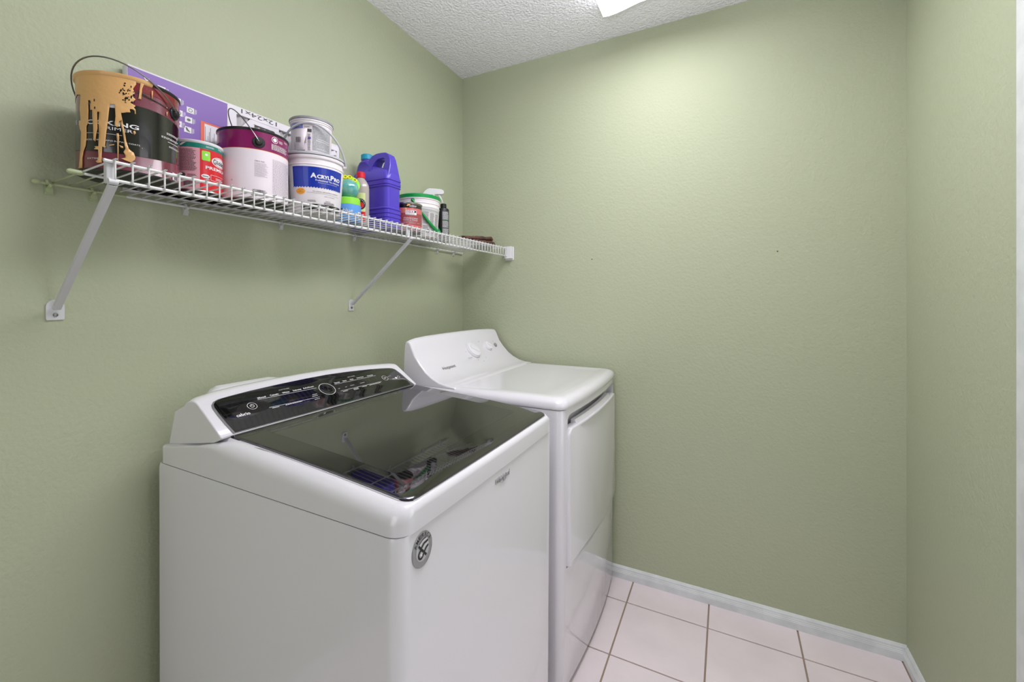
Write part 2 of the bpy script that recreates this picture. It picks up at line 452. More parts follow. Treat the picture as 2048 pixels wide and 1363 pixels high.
while y < YS1-.02:
    if wire_me is None:
        # mesh kept local to y = 0 so that copies share it
        me = bpy.data.meshes.new('wire'); bmesh.ops.translate(bm, verts=bm.verts, vec=-Vector((0, 0, 1.50))); bmesh.ops.recalc_face_normals(bm, faces=bm.faces); bm.to_mesh(me); bm.free()
        for p in me.polygons: p.use_smooth = True
        me.materials.append(m_shelf); wire_me = me
    o = bpy.data.objects.new('wire', wire_me); COL.objects.link(o); o.parent = sh; o.location = (0, y-1.15, 0)
    y += .02545
def clip(y, m):
    bm = B()
    box(bm, 0, .004, y-.006, y+.006, 1.4755, 1.4985)
    tube(bm, [(.004, y-.005, 1.4965), (.0085, y-.005, 1.502), (.0145, y-.005, 1.5005), (.016, y-.005, 1.4955)], .0028, 8)
    tube(bm, [(.002, y, 1.484), (.0075, y, 1.484)], .0062, 12)
    tube(bm, [(.003, y, 1.490), (.0135, y, 1.4925), (.0155, y, 1.4965)], .0035, 8)
    return obj('wall_clip', bm, m, sh)
for y in (.362, .432): clip(y, m_clipg)['label'] = 'wall clip painted green'
for y in (.616, .885, 1.185, 1.47, 1.707, 1.849): clip(y, m_clipw)
bm = B()
box(bm, .263, .311, D-.004, D, 1.449, 1.517); box(bm, .268, .308, D-.026, D-.004, 1.456, 1.5165)
obj('end_bracket', bm, m_whp, sh, bevel=(.003, 2))

def strut(loc, label, yt, yf, wide, zf, xt):
    t = thing('shelf_brace', label, 'bracket', loc, 'braces under the wire shelf')
    a = Vector((xt+.006, yt, 1.4655)); b = Vector((.006, yf, zf+.006)); ax = (b-a).normalized(); side = Vector((0, 1, 0)); side = (side-ax*side.dot(ax)).normalized(); up = ax.cross(side)
    if up.z < 0: up = -up
    w = wide/2; bm = B(); rings = []
    sec = [(-w, 0), (-w, -.007), (w, -.007), (w, 0), (w-.0012, 0), (w-.0012, -.005), (-w+.0012, -.005), (-w+.0012, 0)]
    # u channel, the web faces the room
    for p in (a, b): rings.append([p+side*s*-1+up*(-u*-1) for s, u in sec])
    loft(bm, rings); obj('strut', bm, m_whp2, t)
    bm = B()
    tube(bm, [a+ax*-.004+side*-w*1.1, a+ax*-.004+side*w*1.1], .0055, 12)
    obj('pivot', bm, m_whp2, t)
    bm = B()   # clip that grips the two front rods
    box(bm, xt-.010, xt+.0022, yt-w*1.1, yt+w*1.1, 1.466, 1.508); o = obj('hook', bm, m_whp2, t, bevel=(.002, 2))
    # foot plate
    n = 10; pts = [(-.013, -.021), (.013, -.021), (.0145, -.018), (.0145, .008)]+[(.0145*math.cos(R_(q)), .008+.014*math.sin(R_(q))) for q in (20, 40, 60, 80, 100, 120, 140, 160)]+[(-.0145, .008), (-.0145, -.018)]
    s = 1 if wide > .0122 else .85
    bm = B(); loft(bm, [[(0, yf+p*s, zf+q) for p, q in pts], [(.0035, yf+p*s, zf+q) for p, q in pts]]); obj('foot_plate', bm, m_whp2, t, bevel=(.0008, 2))
    bm = B(); lathe(bm, 0, 0, [(.001, .003), (.0042, .003), (.0038, .006), (.001, .0066)], 14)
    for v in bm.verts: v.co = Vector((v.co.z, yf+v.co.x, zf-.010+v.co.y))
    obj('screw', bm, m_steel, t)
m_whp2 = mat('bracket_enamel', (206, 206, 210), .4)
strut((0, .372, 1.232), 'white diagonal shelf brace at the left end, under the dripping paint can', .364, .372, .0125, 1.232, .275)
strut((0, 1.172, 1.23), 'white diagonal shelf brace with small foot plate, under the violet jug', 1.178, 1.172, .0120, 1.23, .275)

# ================================================================ SHELF ITEMS
ZB = 1.5098
def zt(v): return 1.515+v
def can_body(t, c, R, h, m, rim=m_met, name='body', rimh=.0045, bead=.0022):
    z0 = ZB; z1 = zt(h)
    bm = B(); lathe(bm, c[0], c[1], [(R-.004, z0+.002), (R, z0), (R+.001, z0+.001), (R+.001, z0+.003), (R, z0+.005), (R, z1-rimh-.004)], 72, True, True)
    b = obj(name, bm, m, t)
    bm = B(); lathe(bm, c[0], c[1], [(R-.0005, z1-rimh-.004), (R+bead*.4, z1-rimh-.002), (R+bead, z1-rimh+.0005), (R+bead, z1-.001), (R+bead*.3, z1), (R-.004, z1), (R-.009, z1-.002), (R-.010, z1-.006), (R-.014, z1-.008)], 72, False, True)
    r = obj('rim', bm, rim, t)
    bm = B(); lathe(bm, c[0], c[1], [(R-.002, z0-.0002), (R+.0012, z0+.0002), (R+.0012, z0+.003), (R-.0015, z0+.0035)], 72); obj('bottom_rim', bm, m_blackp, t)
    return b, r
def bail(t, c, z, th, R, H, phi, r=.0014, m=m_steel, name='bail_handle', flat=None, n=28):
    e = Vector((math.cos(R_(th)), math.sin(R_(th)), 0)); nn = Vector((-math.sin(R_(th)), math.cos(R_(th)), 0))
    w = nn*math.sin(R_(phi))+Vector((0, 0, math.cos(R_(phi)))); c3 = Vector((c[0], c[1], z))
    pts = [c3+e*R*math.cos(pi*i/n)+w*H*math.sin(pi*i/n) for i in range(n+1)]
    bm = B(); tube(bm, pts, r, 8, flat=flat); return obj(name, bm, m, t)
def ear(t, c, R, th, z, r, m=m_blackp):
    e = Vector((math.cos(R_(th)), math.sin(R_(th)), 0)); s = Vector((-e.y, e.x, 0))
    bm = B(); rings = []
    for rr, d in ((r, -.001), (r, .0015), (r*.92, .0028), (r*.6, .003), (r*.55, .007), (r*.45, .0085), (.0008, .0088)):
        rings.append([Vector((c[0], c[1], z))+e*(R+d)+s*rr*math.cos(2*pi*i/20)+Vector((0, 0, 1))*rr*math.sin(2*pi*i/20) for i in range(20)])
    loft(bm, rings); obj('ear', bm, m, t)

# --- A: dripping gallon can
cA, RA = (.13, .450), .083
t = thing('paint_can', 'black and maroon gallon can with tan paint drips, at the left end of the shelf', 'paint can', (cA[0], cA[1], ZB))
hA = .187
b, rim = can_body(t, cA, RA, hA, m_maroon, m_blackp)
fA = on_cyl(cA, RA)
band(t, 'black_band', m_bklab, cA, RA, -116, 76, 0, 0, top=lambda a: .1315-.0000034*max(0, abs(a+10))**2*.9, bot=lambda a: .0295+.0000015*abs(a+30)**2, label='black label field')
band(t, 'top_band', m_redl, cA, RA, -116, 76, 0, 0, top=lambda a: .1795, bot=lambda a: .162-.0000025*abs(a+10)**2, label='dark red top band')
art(t, 'swoosh', m_bklab, [('poly', [(-16, .158), (-2, .1525), (10, .150), (20, .1478), (34, .142), (34, .145), (20, .150), (6, .1535), (-2, .156), (-10, .1605)])], fA, .0007, 6)
art(t, 'lettering', m_wtxt, [('text', 'BLOCKING', -86, .0835, -12.7, .0925, {'bold': .02, 'slope': -.001}), ('text', 'PRIMER', -52, .0745, -19, .0805, {'slope': -.001}),
    ('line', [(-73, .0665), (-30, .0655)], .0006, 690), ('text', 'HIDES DARK STAINS IN TWO COATS', -73, .0520, -11.5, .0548, {'slope': -.0015}), ('text', 'EXTERIOR', -70, .0150, -46, .0178),
    ('fine', 22, .092, 48, .097, 2), ('fine', 14, .082, 52, .0865, 2), ('fine', 24, .076, 52, .0785, 1), ('fine', 26, .066, 52, .070, 2), ('fine', -97, .086, -90, .096, 4)], fA, .0009, 5, label='white lettering')
art(t, 'sticker', m_wlab, [('rect', 33, .0, 62, .016), ], fA, .0008, 5, label='white barcode sticker')
art(t, 'barcode', m_gtxt, [('bar', 36, .001, 48, .012), ('fine', 50, .001, 60, .013, 5)], fA, .0011, 5)
art(t, 'grey_patch', m_lgrey, [('rect', -46, .118, -37, .127)], fA, .0009, 5)
for s_ in (0,):
    main = [(-112, .188), (-99.5, .1869), (-92.0, .1454), (-80.4, .1415), (-81.3, .1298), (-82.1, .1124), (-80.4, .0914), (-84.0, .0906), (-82.1, .0759), (-79.6, .0691), (-80.4, .0422), (-82.1, .0186), (-84.0, -.0002), (-86.0, -.0021), (-78.0, -.0021), (-78.0, .018), (-75.8, .0305), (-72.3, .0412), (-71.0, .057), (-71.0, .0791), (-68.6, .0853), (-68.0, .1106), (-68.0, .1296), (-65.4, .1295), (-65.1, .1105), (-62.3, .1105), (-62.3, .0978), (-61.2, .0789), (-60.7, .052), (-58.7, .0489), (-57.6, .0648), (-56.2, .0743), (-56.6, .106), (-55.7, .1076), (-53.7, .1062), (-54.7, .0887), (-54.0, .065), (-54.7, .0475), (-54.7, .0396), (-59.7, .0393), (-58.1, .037), (-60.2, .0338), (-55.2, .0332), (-54.7, .0206), (-56.2, .0118), (-58.1, .0109), (-56.2, .0071), (-51.4, .0082), (-51.4, .0209), (-50.9, .0328), (-50.5, .04), (-48.6, .0379), (-46.4, .0382), (-47.7, .0419), (-46.4, .066), (-44.6, .0901), (-43.3, .1127), (-42.4, .124), (-37.3, .1253), (-36.9, .1143), (-36.5, .1016), (-37.3, .0854), (-35.6, .081), (-34.0, .0815), (-34.0, .0895), (-32.3, .0932), (-29.8, .0779), (-28.5, .0622), (-27.3, .0465), (-26.5, .0403), (-28.5, .0332), (-26.5, .0274), (-26.5, .0225), (-30.6, .0198), (-27.3, .0175), (-24.0, .016), (-20.7, .0146), (-17.3, .0205), (-16.4, .0257), (-18.1, .0349), (-21.5, .0386), (-23.2, .0413), (-24.0, .0459), (-25.6, .0535), (-26.9, .0692), (-28.5, .0848), (-29.8, .0972), (-31.0, .1097), (-25.6, .1132), (-21.5, .1149), (-22.3, .121), (-19.8, .1221), (-17.3, .12), (-17.3, .1134), (-16.0, .114), (-16.3, .122), (-18.1, .1261), (-16.4, .1301), (-20.7, .1331), (-18.1, .1391), (-16.4, .1432), (-19.0, .1468), (-17.3, .1558), (-19.0, .1631), (-15.6, .1746), (-16.4, .184), (-13.0, .1818), (-11.3, .1811), (-13.0, .1498), (-13.9, .1461), (-10.4, .1463), (-9.6, .1681), (-6.9, .1815), (2, .1822), (2, .188)]
    shapes = [('poly', main), ('poly', [(-35.6, .0682), (-33.5, .0688), (-32.9, .06), (-33.3, .0528), (-33.5, .012), (-34.4, .012), (-34.8, .0508)]),
              ('poly', [(1, .171), (2.5, .171), (2, .155), (1.2, .155)]), ('poly', [(-33, .046), (-29, .044), (-29, .041), (-31, .041)]), ('poly', [(-43, .044), (-38, .046), (-38, .0445), (-43, .042)]),
              ('poly', [(21, .140), (22.4, .140), (22, .132), (21.2, .132)]), ('poly', [(21, .150), (22, .150), (22, .148), (21, .148)]), ('poly', [(-19, .078), (-17, .080), (-16, .075), (-18, .071)]), ('poly', [(-10, .048), (-9, .048), (-9, .046), (-10, .046)])]
    art(t, 'paint_drips', m_tan, shapes, fA, .0018, 3, solid=.0014, label='thick tan paint run down the side')
    rnd = random.Random(5); shapes = []
    for q in range(26):
        a, z = rnd.uniform(-14, 34), rnd.uniform(.12, .175); e = rnd.uniform(.12, .32); shapes.append(('poly', [(a-e, z), (a, z-e*.0014), (a+e, z), (a, z+e*.0014)]))
    art(t, 'paint_spatter', m_tan, shapes, fA, .0012, 3)
    fl = []
    for q in range(46):
        a = rnd.uniform(-33, -17.5); z = rnd.uniform(.13, .172)
        if (a+33)/16 < abs(z-.150)/.03*.5: continue
        e = rnd.uniform(.4, 1.3); h = rnd.uniform(.0008, .0026)
        fl.append(('poly', [(a-e, z+rnd.uniform(-.001, .001)), (a-e*.2, z-h), (a+e, z-h*.3), (a+e*.3, z+h)]))
    for a, z in ((-65, .124), (-59, .113), (-59.5, .128), (-66, .1215)): fl.append(('poly', [(a-.7, z), (a+.5, z-.002), (a+.8, z+.003), (a-.4, z+.004)]))
    art(t, 'bare_fleck', m_bklab, fl, fA, .0029, 3, label='gaps where the dark label shows through the paint')
# painted part of the rim
bm = B(); rings = []
for i in range(41):
    a = -150+i*152/40; e = (math.cos(R_(a)), math.sin(R_(a)))
    rings.append([(cA[0]+e[0]*r, cA[1]+e[1]*r, z) for r, z in ((RA+.0008, zt(hA)-.009), (RA+.0040, zt(hA)-.006), (RA+.0042, zt(hA)+.0003), (RA+.001, zt(hA)+.0018), (RA-.006, zt(hA)+.0012), (RA-.006, zt(hA)-.001))])
loft(bm, rings); obj('rim_paint', bm, m_tan, t, ang=60, label='tan paint over the rim')
bail(t, cA, zt(.145), 37, RA+.0065, .112, -52)
for th in (37, 217): ear(t, cA, RA, th, zt(.145), .0135)

# --- C: gallon can with magenta band
cC, RC = (.12, .724), .083
t = thing('paint_can', 'white gallon can with a magenta band and black rim, beside the tub of tile adhesive', 'paint can', (cC[0], cC[1], ZB))
can_body(t, cC, RC, .180, m_met, m_blackp)
fC = on_cyl(cC, RC)
band(t, 'magenta_band', m_mag, cC, RC, -98, 72, .1265, .1745, label='magenta label band')
band(t, 'white_field', m_wlab, cC, RC, -98, 72, .001, .1255, label='white label field')
band(t, 'rim_line', m_org, cC, RC, -120, 80, .1750, .1760, off=.0008, label='thin tan line below the rim')
band(t, 'band_edge', m_org, cC, RC, -98, 72, .1255, .1265, off=.0006, label='thin tan line below the magenta band')
band(t, 'seam_band', m_blackp, cC, RC, -112, -98, .115, .143, label='black label edge')
art(t, 'lettering', m_wtxt, [('ring', 3.2, .1615, 6.2, .0088, .9, 0, 360), ('disc', 3.2, .1615, 3.6, .0052), ('fine', 12, .157, 22, .1645, 3), ('fine', -3.5, .1345, 40, .150, 9), ('fine', 26, .164, 38, .169, 2), ('fine', -110, .166, -96, .174, 2)], fC, .0009, 5, label='small white print')
art(t, 'print', m_gtxt, [('text', 'ZERO VOC', -31, .0945, -15, .0978), ('text', 'H', -68, .041, -66, .046)], fC, .0008, 5, label='grey small print')
art(t, 'print', m_faint, [('fine', -31, .056, -9, .0925, 12), ('fine', -1.5, .018, 46, .110, 26)], fC, .0008, 5)
art(t, 'barcode', m_gtxt, [('bar', -34, .012, -14, .0225), ('fine', -36, .006, -13, .010, 1)], fC, .0010, 5)
ear(t, cC, RC, -24.5, zt(.145), .0145)
ear(t, cC, RC, 155.5, zt(.145), .0145)
bail(t, cC, zt(.145), -24.5, RC+.0075, .112, -31)

# --- B: quart can
cB, RB = (.11, .5925), .049
t = thing('paint_can', 'small red quart can with a teal band and pink back label, between two gallon cans', 'paint can', (cB[0], cB[1], ZB))
can_body(t, cB, RB, .1185, m_met, m_whp)
fB = on_cyl(cB, RB)
band(t, 'teal_band', m_teal, cB, RB, -100, 80, .1005, .1140, label='teal label band')
band(t, 'pink_panel', m_pink, cB, RB, -100, -24, .001, .1000, label='pink back label')
band(t, 'red_panel', m_red, cB, RB, -24, 80, .001, .1000, label='red front label')
art(t, 'sticker', m_lime, [('rr', -20, .0725, .4, .0955, 3, .003)], fB, .0009, 5, label='lime green rounded sticker')
art(t, 'logo', m_wtxt, [('disc', 31, .0755, 27, .0125), ('poly', [(-80, .102), (-66, .110), (-55, .111), (-68, .1035)]), ('text', 'PREMIUM', -11, .053, 62, .0605, {'bold': .02}), ('fine', -10, .104, 14, .108, 2), ('fine', 24, .1055, 44, .1105, 2),
     ('fine', 16, .030, 44, .0365, 2), ('line', [(2, .028), (2, .041), (60, .041)], .0007, 1160), ('line', [(2, .028), (60, .026)], .0007, 1160), ('disc', -11, .035, 10, .0048), ('disc', -9, .087, 3.5, .003)], fB, .0010, 5, label='white lettering and oval')
art(t, 'brand_ring', m_red, [('ring', 31, .0755, 24, .011, 2.2, 20, 160), ('ring', 31, .0755, 24, .011, 2.2, 200, 340)], fB, .0012, 5)
art(t, 'lettering', m_gtxt, [('text', 'Glidden', 8, .0695, 54, .0805, {'bold': .012})], fB, .0014, 5)
art(t, 'print', m_gtxt, [('fine', -72, .044, -30, .0965, 17), ('fine', -52, .030, -30, .037, 3), ('disc', -64, .034, 7, .005), ('line', [(-18, .035), (-4, .0345)], .0018, 1160), ('bar', -62, .006, -34, .020)], fB, .0011, 5, label='dark small print')

# --- furnace filter behind the cans
t = thing('furnace_filter', 'long flat air filter in a purple and white sleeve, standing behind the cans', 'air filter', (.02, .785, ZB))
fx = .033
bm = B(); box(bm, .008, fx, .482, 1.088, ZB, 1.803); fr = obj('frame', bm, m_card, t, bevel=(.0015, 2))
bm = B()
for (a, b) in ((.729, 1.08),):
    box(bm, .02, fx+.01, a, b, ZB+.022, 1.781)
bool_cut(fr, bm)
bm = B(); n = 40
rings = []
for i in range(n+1):
    y = .727+(1.082-.727)*i/n; d = .0225 if i % 2 else .0285; rings.append([(d, y, z) for z in (ZB+.02, 1.783)])
loft(bm, rings, False, False, closed=False); obj('pleated_media', bm, m_filt, t, ang=20)
bm = B()
def strip(bm, y0, z0, y1, z1, w, x0=fx-.004, x1=fx+.0006):
    a, b = Vector((0, y0, z0)), Vector((0, y1, z1)); d = (b-a).normalized(); n_ = Vector((0, -d.z, d.y))*w/2
    q = [a+n_, b+n_, b-n_, a-n_]; loft(bm, [[(x0, p.y, p.z) for p in q], [(x1, p.y, p.z) for p in q]])
for k, q in enumerate(((.726, 1.715, .775, 1.776), (.772, 1.7765, .858, 1.7765), (.845, 1.778, .905, 1.70), (.90, 1.70, .99, 1.60), (.905, 1.70, 1.075, 1.775), (.775, 1.77, .74, 1.64))):
    strip(bm, *q, .015, fx-.0035-.0003*k, fx-.0004-.0003*k)
obj('card_strip', bm, m_card, t)
fF = lambda y, z, off: Vector((fx+off, y, z))
art(t, 'purple_panel', m_purple, [('rect', .483, ZB+.001, .7035, 1.7985)], fF, .0006, label='purple printed panel')
art(t, 'lower_panel', m_bklab, [('rect', .484, ZB+.001, .703, 1.555)], fF, .0011, label='dark lower strip of the panel')
art(t, 'size_lettering', m_gtxt, [('text', '12x24x1', .742, 1.7875, .850, 1.7995, {'rot': 180})], fF, .0006, label='size printed upside down')
sq = []
for (y, z) in ((.549, 1.771), (.582, 1.757), (.612, 1.744), (.608, 1.718), (.606, 1.692), (.586, 1.728), (.584, 1.700), (.549, 1.74), (.549, 1.71)):
    sq.append((y, z))
for k, (y, z) in enumerate(sq):
    ic = art(t, 'pictogram', m_wtxt, [('rect', y-.0085, z-.0075, y+.0085, z+.0075)], fF, .0010)
    art(ic, 'symbol', m_ink, [('disc', y, z, .0045, .0035)] if k % 3 == 0 else [('poly', [(y-.005, z+.005), (y-.002, z+.0055), (y+.001, z+.001), (y+.006, z-.005), (y, z-.004), (y-.004, z-.001)])] if k % 3 == 1 else [('ring', y, z, .005, .0045, .0014)], fF, .0013)
art(t, 'lettering', m_wtxt, [('text', 'x1', .514, 1.762, .529, 1.786, {'rot': 270})]+[('rect', y+.0105, z-.007, y+.0118, z+.006) for y, z in sq]+[('rect', y+.0135, z-.005, y+.0145, z+.006) for y, z in sq], fF, .0010)
art(t, 'side_label', m_coral, [('rect', .636, 1.53, .691, 1.727)], fF, .0012, label='coral bordered label')
art(t, 'side_panel', m_card, [('rect', .645, 1.532, .684, 1.722), ('fine', .637, 1.60, .643, 1.60, 1)], fF, .0015, label='white text panel')
art(t, 'side_print', m_ink, [('rect', .6465+.0032*i, 1.60+.01*(i % 3), .6475+.0032*i, 1.715-.012*((i*7) % 4)) for i in range(8)]+[('rect', .678, 1.65, .6815, 1.685)], fF, .0018)
art(t, 'end_print', m_wlab, [('rect', .7035, 1.515, .7065, 1.80)], fF, .0012)

# --- D: tile adhesive pail
cD = (.14, .9003)
rD = lambda y: .0735+.0095*min(max(y, 0), .13)/.13
t = thing('adhesive_pail', 'white gallon pail of tile adhesive with a blue zigzag label and grey lid', 'pail', (cD[0], cD[1], ZB))
bm = B(); lathe(bm, cD[0], cD[1], [(.068, ZB+.003), (.0715, ZB), (.0732, ZB+.003), (.083, zt(.130)), (.0845, zt(.1315)), (.0845, zt(.1335)), (.083, zt(.135)), (.0835, zt(.149)), (.087, zt(.150)), (.088, zt(.152)), (.088, zt(.158)), (.086, zt(.160))], 72)
obj('body', bm, m_wh2, t)
bm = B(); lathe(bm, cD[0], cD[1], [(.087, zt(.1595)), (.0895, zt(.1605)), (.0895, zt(.1655)), (.087, zt(.1675)), (.083, zt(.1675)), (.081, zt(.165)), (.070, zt(.165)), (.001, zt(.165))], 72)
obj('lid', bm, m_lgrey, t, label='grey lid')
bm = B(); lathe(bm, cD[0], cD[1], [(.0885, zt(.1585)), (.0885, zt(.1597))], 72, False, False); obj('lid_gap', bm, m_gtxt, t)
fD = on_cyl(cD, rD)
zig = [(-82.2, .1245), (-82.2, .0665)]
for i in range(18): zig += [(-79.6+5.8*i, .0675 if 1 else 0), (-76.7+5.8*i, .0640)]
zig = [(-82.2, .0640)]+[p for i in range(19) for p in ((-79.3+5.8*i, .0675), (-76.4+5.8*i, .0640))]
zig = [p for p in zig if p[0] < 27]+[(27, .0655), (27, .1245)]+[(-82.2+109.2*(1-k/8), .1245) for k in range(1, 9)]
art(t, 'blue_label', m_blue, [('poly', zig)], fD, .0006, 5, label='blue label with zigzag edge')
art(t, 'lettering', m_wtxt, [('text', 'A', -46, .0925, -34, .1070, {'bold': .045}), ('text', 'CRYL', -33.5, .0925, -6.5, .1035, {'bold': .045}), ('text', 'P', -6, .0925, 2, .1070, {'bold': .045}), ('text', 'RO', 2.8, .0925, 20, .1035, {'bold': .045}),
     ('text', 'Professional Tile Adhesive', -36.4, .0845, 18.3, .0895, {'bold': .015}), ('text', 'Adhesivo profesional de azulejo', -31.5, .0785, 12, .0815)], fD, .0010, 4, label='white lettering')
art(t, 'print', m_gtxt, [('text', 'For interior wall and floor installations', -41, .0530, 17, .0563), ('line', [(-53.6, .0505), (20.3, .0475)], .0005, 700), ('text', 'ready to use tile adhesive', -18, .0405, 7, .0440), ('fine', -52, .0235, -33, .0295, 2), ('text', 'WARNING', -15, .0275, -4, .030), ('fine', -18, .0165, 10, .0265, 4),
     ('fine', -98, .030, -93, .100, 18)], fD, .0009, 4, label='dark small print')
art(t, 'sticker', m_org, [('disc', -66.3, .0531, 9.6, .0091)], fD, .0009, 4, label='round orange sticker')
art(t, 'sticker_lettering', m_gtxt, [('text', 'IDEAL FOR', -72, .0562, -60.5, .0580), ('text', 'SMALL', -69, .0528, -63.5, .0546), ('text', 'MOSAIC TILE', -73, .0494, -59.5, .0512)], fD, .0013, 4)
art(t, 'black_band', m_bklab, [('rect', -66, .0, 30, .0180)], fD, .0008, 5, label='black band')
art(t, 'band_lettering', m_wtxt, [('text', 'CUSTOM', -22, .0035, 7, .0105, {'bold': .02}), ('ring', -27.5, .0085, 4.2, .0055, 1.6), ('text', 'F', -29, .0065, -27, .0100)], fD, .0012, 4)
bail(t, cD, zt(.150), 38, .0915, .126, -33, r=.0030, m=m_lgrey)
for th in (38, 218): ear(t, cD, .085, th, zt(.150), .007, m_wh2)

# --- E: grout tub on the pail
cE = (.14, .8903); z0 = zt(.1655)
rE = lambda y: .0545+.003*(y-.166)/.08
t = thing('grout_tub', 'small white grout tub with speckled label, stacked on the tile adhesive pail', 'tub', (cE[0], cE[1], z0))
bm = B(); lathe(bm, cE[0], cE[1], [(.050, z0+.002), (.0535, z0), (.0545, z0+.002), (.0575, zt(.2585)), (.0590, zt(.2592)), (.0590, zt(.2612)), (.0580, zt(.2622)), (.0580, zt(.2640)), (.0605, zt(.2648)), (.0605, zt(.2685))], 60); obj('body', bm, m_wh2, t)
bm = B(); lathe(bm, cE[0], cE[1], [(.060, zt(.2685)), (.0622, zt(.2695)), (.0622, zt(.2745)), (.060, zt(.277)), (.056, zt(.277)), (.054, zt(.275)), (.001, zt(.275))], 60); obj('lid', bm, m_grey, t, label='grey lid')
fE = on_cyl(cE, rE)
band(t, 'label', m_wlab, cE, rE, -110, 40, .172, .2575, label='white label')
art(t, 'blue_panel', m_purp2, [('rect', -108, .2400, -61.5, .2565)], fE, .0009, 4, label='lilac name panel')
art(t, 'lettering', m_wtxt, [('text', 'grout', -101, .2425, -68, .2530)], fE, .0012, 4)
art(t, 'speckled_panel', m_speck, [('rect', -36, .1780, 24, .2500)], fE, .0009, 4, label='grey speckled panel')
art(t, 'stripe', m_wtxt, [('line', [(-22, .2135), (20, .2115)], .0012, 960), ('line', [(-26, .2080), (20, .2060)], .0012, 960), ('line', [(-24, .1850), (20, .1840)], .0010, 960)], fE, .0012, 4)
art(t, 'print', m_gtxt, [('fine', -58, .243, -42, .247, 2), ('rect', -49, .230, -38, .239), ('bar', -75, .1965, -52, .2155), ('fine', -90, .196, -82, .212, 5), ('fine', -49, .176, -40, .225, 14), ('rect', -82, .1745, -56, .1770)], fE, .0013, 4, label='dark small print')
art(t, 'purple_mark', m_dpurple, [('rect', -48, .210, -40, .215)], fE, .0016, 4)
# torn flap of the label
bm = B(); pts = [fE(-92, .176, .001), fE(-60, .182, .004), fE(-48, .2385, .006), fE(-66, .232, .012), fE(-84, .205, .010)]
v = [bm.verts.new(p) for p in pts]; bm.faces.new(v); obj('torn_flap', bm, m_wlab, t, solid=.0004)
art(t, 'flap_barcode', m_gtxt, [('bar', -77, .196, -63, .2115)], fE, .0105, 4)

# --- F: gel air freshener: tub, ball, cap
cF = (.15, 1.023)
t = thing('gel_freshener', 'turquoise ball topped with lime disc and yellow rings, sitting in a lime collared blue tub', 'air freshener', (cF[0], cF[1], ZB))
bm = B(); lathe(bm, cF[0], cF[1], [(.036, ZB+.001), (.039, ZB), (.040, ZB+.002), (.0405, zt(.048)), (.037, zt(.050))], 48); obj('tub', bm, m_skyb, t, label='blue tub')
bm = B(); lathe(bm, cF[0], cF[1], [(.0385, zt(.049)), (.0390, zt(.0495)), (.0375, zt(.0705)), (.035, zt(.0725)), (.020, zt(.0725))], 48); obj('collar', bm, m_lime, t, label='lime green collar')
bm = B(); lathe(bm, cF[0], cF[1], [(.018, zt(.0725))]+[(.0340*math.cos(R_(q)), zt(.104)+.0340*math.sin(R_(q))) for q in range(-58, 84, 6)], 40); obj('ball', bm, m_ball, t, label='turquoise ball')
dv = Vector((CX-cF[0], CY-cF[1], 0)).normalized()
# lime disc leaning at the back of the ball
bm = B(); nrm = (dv*.92+Vector((0, 0, .38))).normalized(); s_ = Vector((-dv.y, dv.x, 0)); u_ = nrm.cross(s_)*-1
if u_.z < 0: u_ = -u_
cc = Vector((cF[0], cF[1], zt(.118)))+dv*.006
rings = [[cc+nrm*d+s_*r*math.cos(2*pi*i/32)+u_*r*math.sin(2*pi*i/32) for i in range(32)] for r, d in ((.034, -.002), (.0365, 0), (.034, .002))]
loft(bm, rings); obj('cap_disc', bm, m_lime, t, label='lime green cap')
for (a, q) in ((-.0235, .0170), (-.010, .0275), (.0045, .0280), (.0200, .0170)):
    bm = B(); c2 = cc+s_*a+u_*q+nrm*.004; tube(bm, [c2+s_*.0058*math.cos(2*pi*i/16)+u_*.0058*math.sin(2*pi*i/16) for i in range(16)], .0022, 8, closed=True); obj('ring', bm, m_yel, t, label='yellow ring')
fFr = on_cyl(cF, .0406)
art(t, 'lettering', m_wtxt, [('text', 'blue', -64, .0215, -22, .0335), ('rect', 4, .002, 26, .026)], fFr, .0006, 5)
art(t, 'print', m_gtxt, [('rect', -80, .018, -67, .033), ('bar', 8, .004, 22, .022)], fFr, .0009, 5)
art(t, 'orange_print', m_org, [('text', 'h', -75, .021, -70, .031)], fFr, .0012, 5)

# --- G: oil soap bottle
cG = (.13, 1.097)
t = thing('soap_bottle', 'clear bottle of oil soap with a red cap, just left of the violet jug', 'bottle', (cG[0], cG[1], ZB))
bm = B(); rings = []
for z, a, b_ in ((ZB+.001, .026, .022), (ZB, .029, .025), (ZB+.003, .0305, .026), (zt(.125), .0305, .026), (zt(.137), .0285, .024), (zt(.150), .021, .019), (zt(.159), .0135, .0135), (zt(.163), .0125, .0125)):
    rings.append([(cG[0]+a*math.cos(2*pi*i/40), cG[1]+b_*math.sin(2*pi*i/40), z) for i in range(40)])
loft(bm, rings); obj('body', bm, m_oil, t)
bm = B(); lathe(bm, cG[0], cG[1], [(.0135, zt(.161)), (.0148, zt(.162)), (.0142, zt(.180)), (.012, zt(.1825))], 32); obj('cap', bm, m_redcap, t, label='red cap')
fG = lambda a, y, off: Vector((cG[0]+(.0305+off)*math.cos(R_(a)), cG[1]+(.026+off)*math.sin(R_(a)), 1.515+y))
m_palel = mat('pale_green_label', (206, 214, 150), .4)
art(t, 'label', m_palel, [('rect', -95, .004, -18, .105)], fG, .0006, 6, label='pale green label')
art(t, 'emblem', m_blackp, [('disc', -50, .066, 34, .019)], fG, .0010, 6, label='round dark emblem')
art(t, 'emblem_centre', m_redcap, [('disc', -50, .062, 20, .011), ('rect', -56, .006, -18, .040)], fG, .0014, 6, label='red emblem centre')
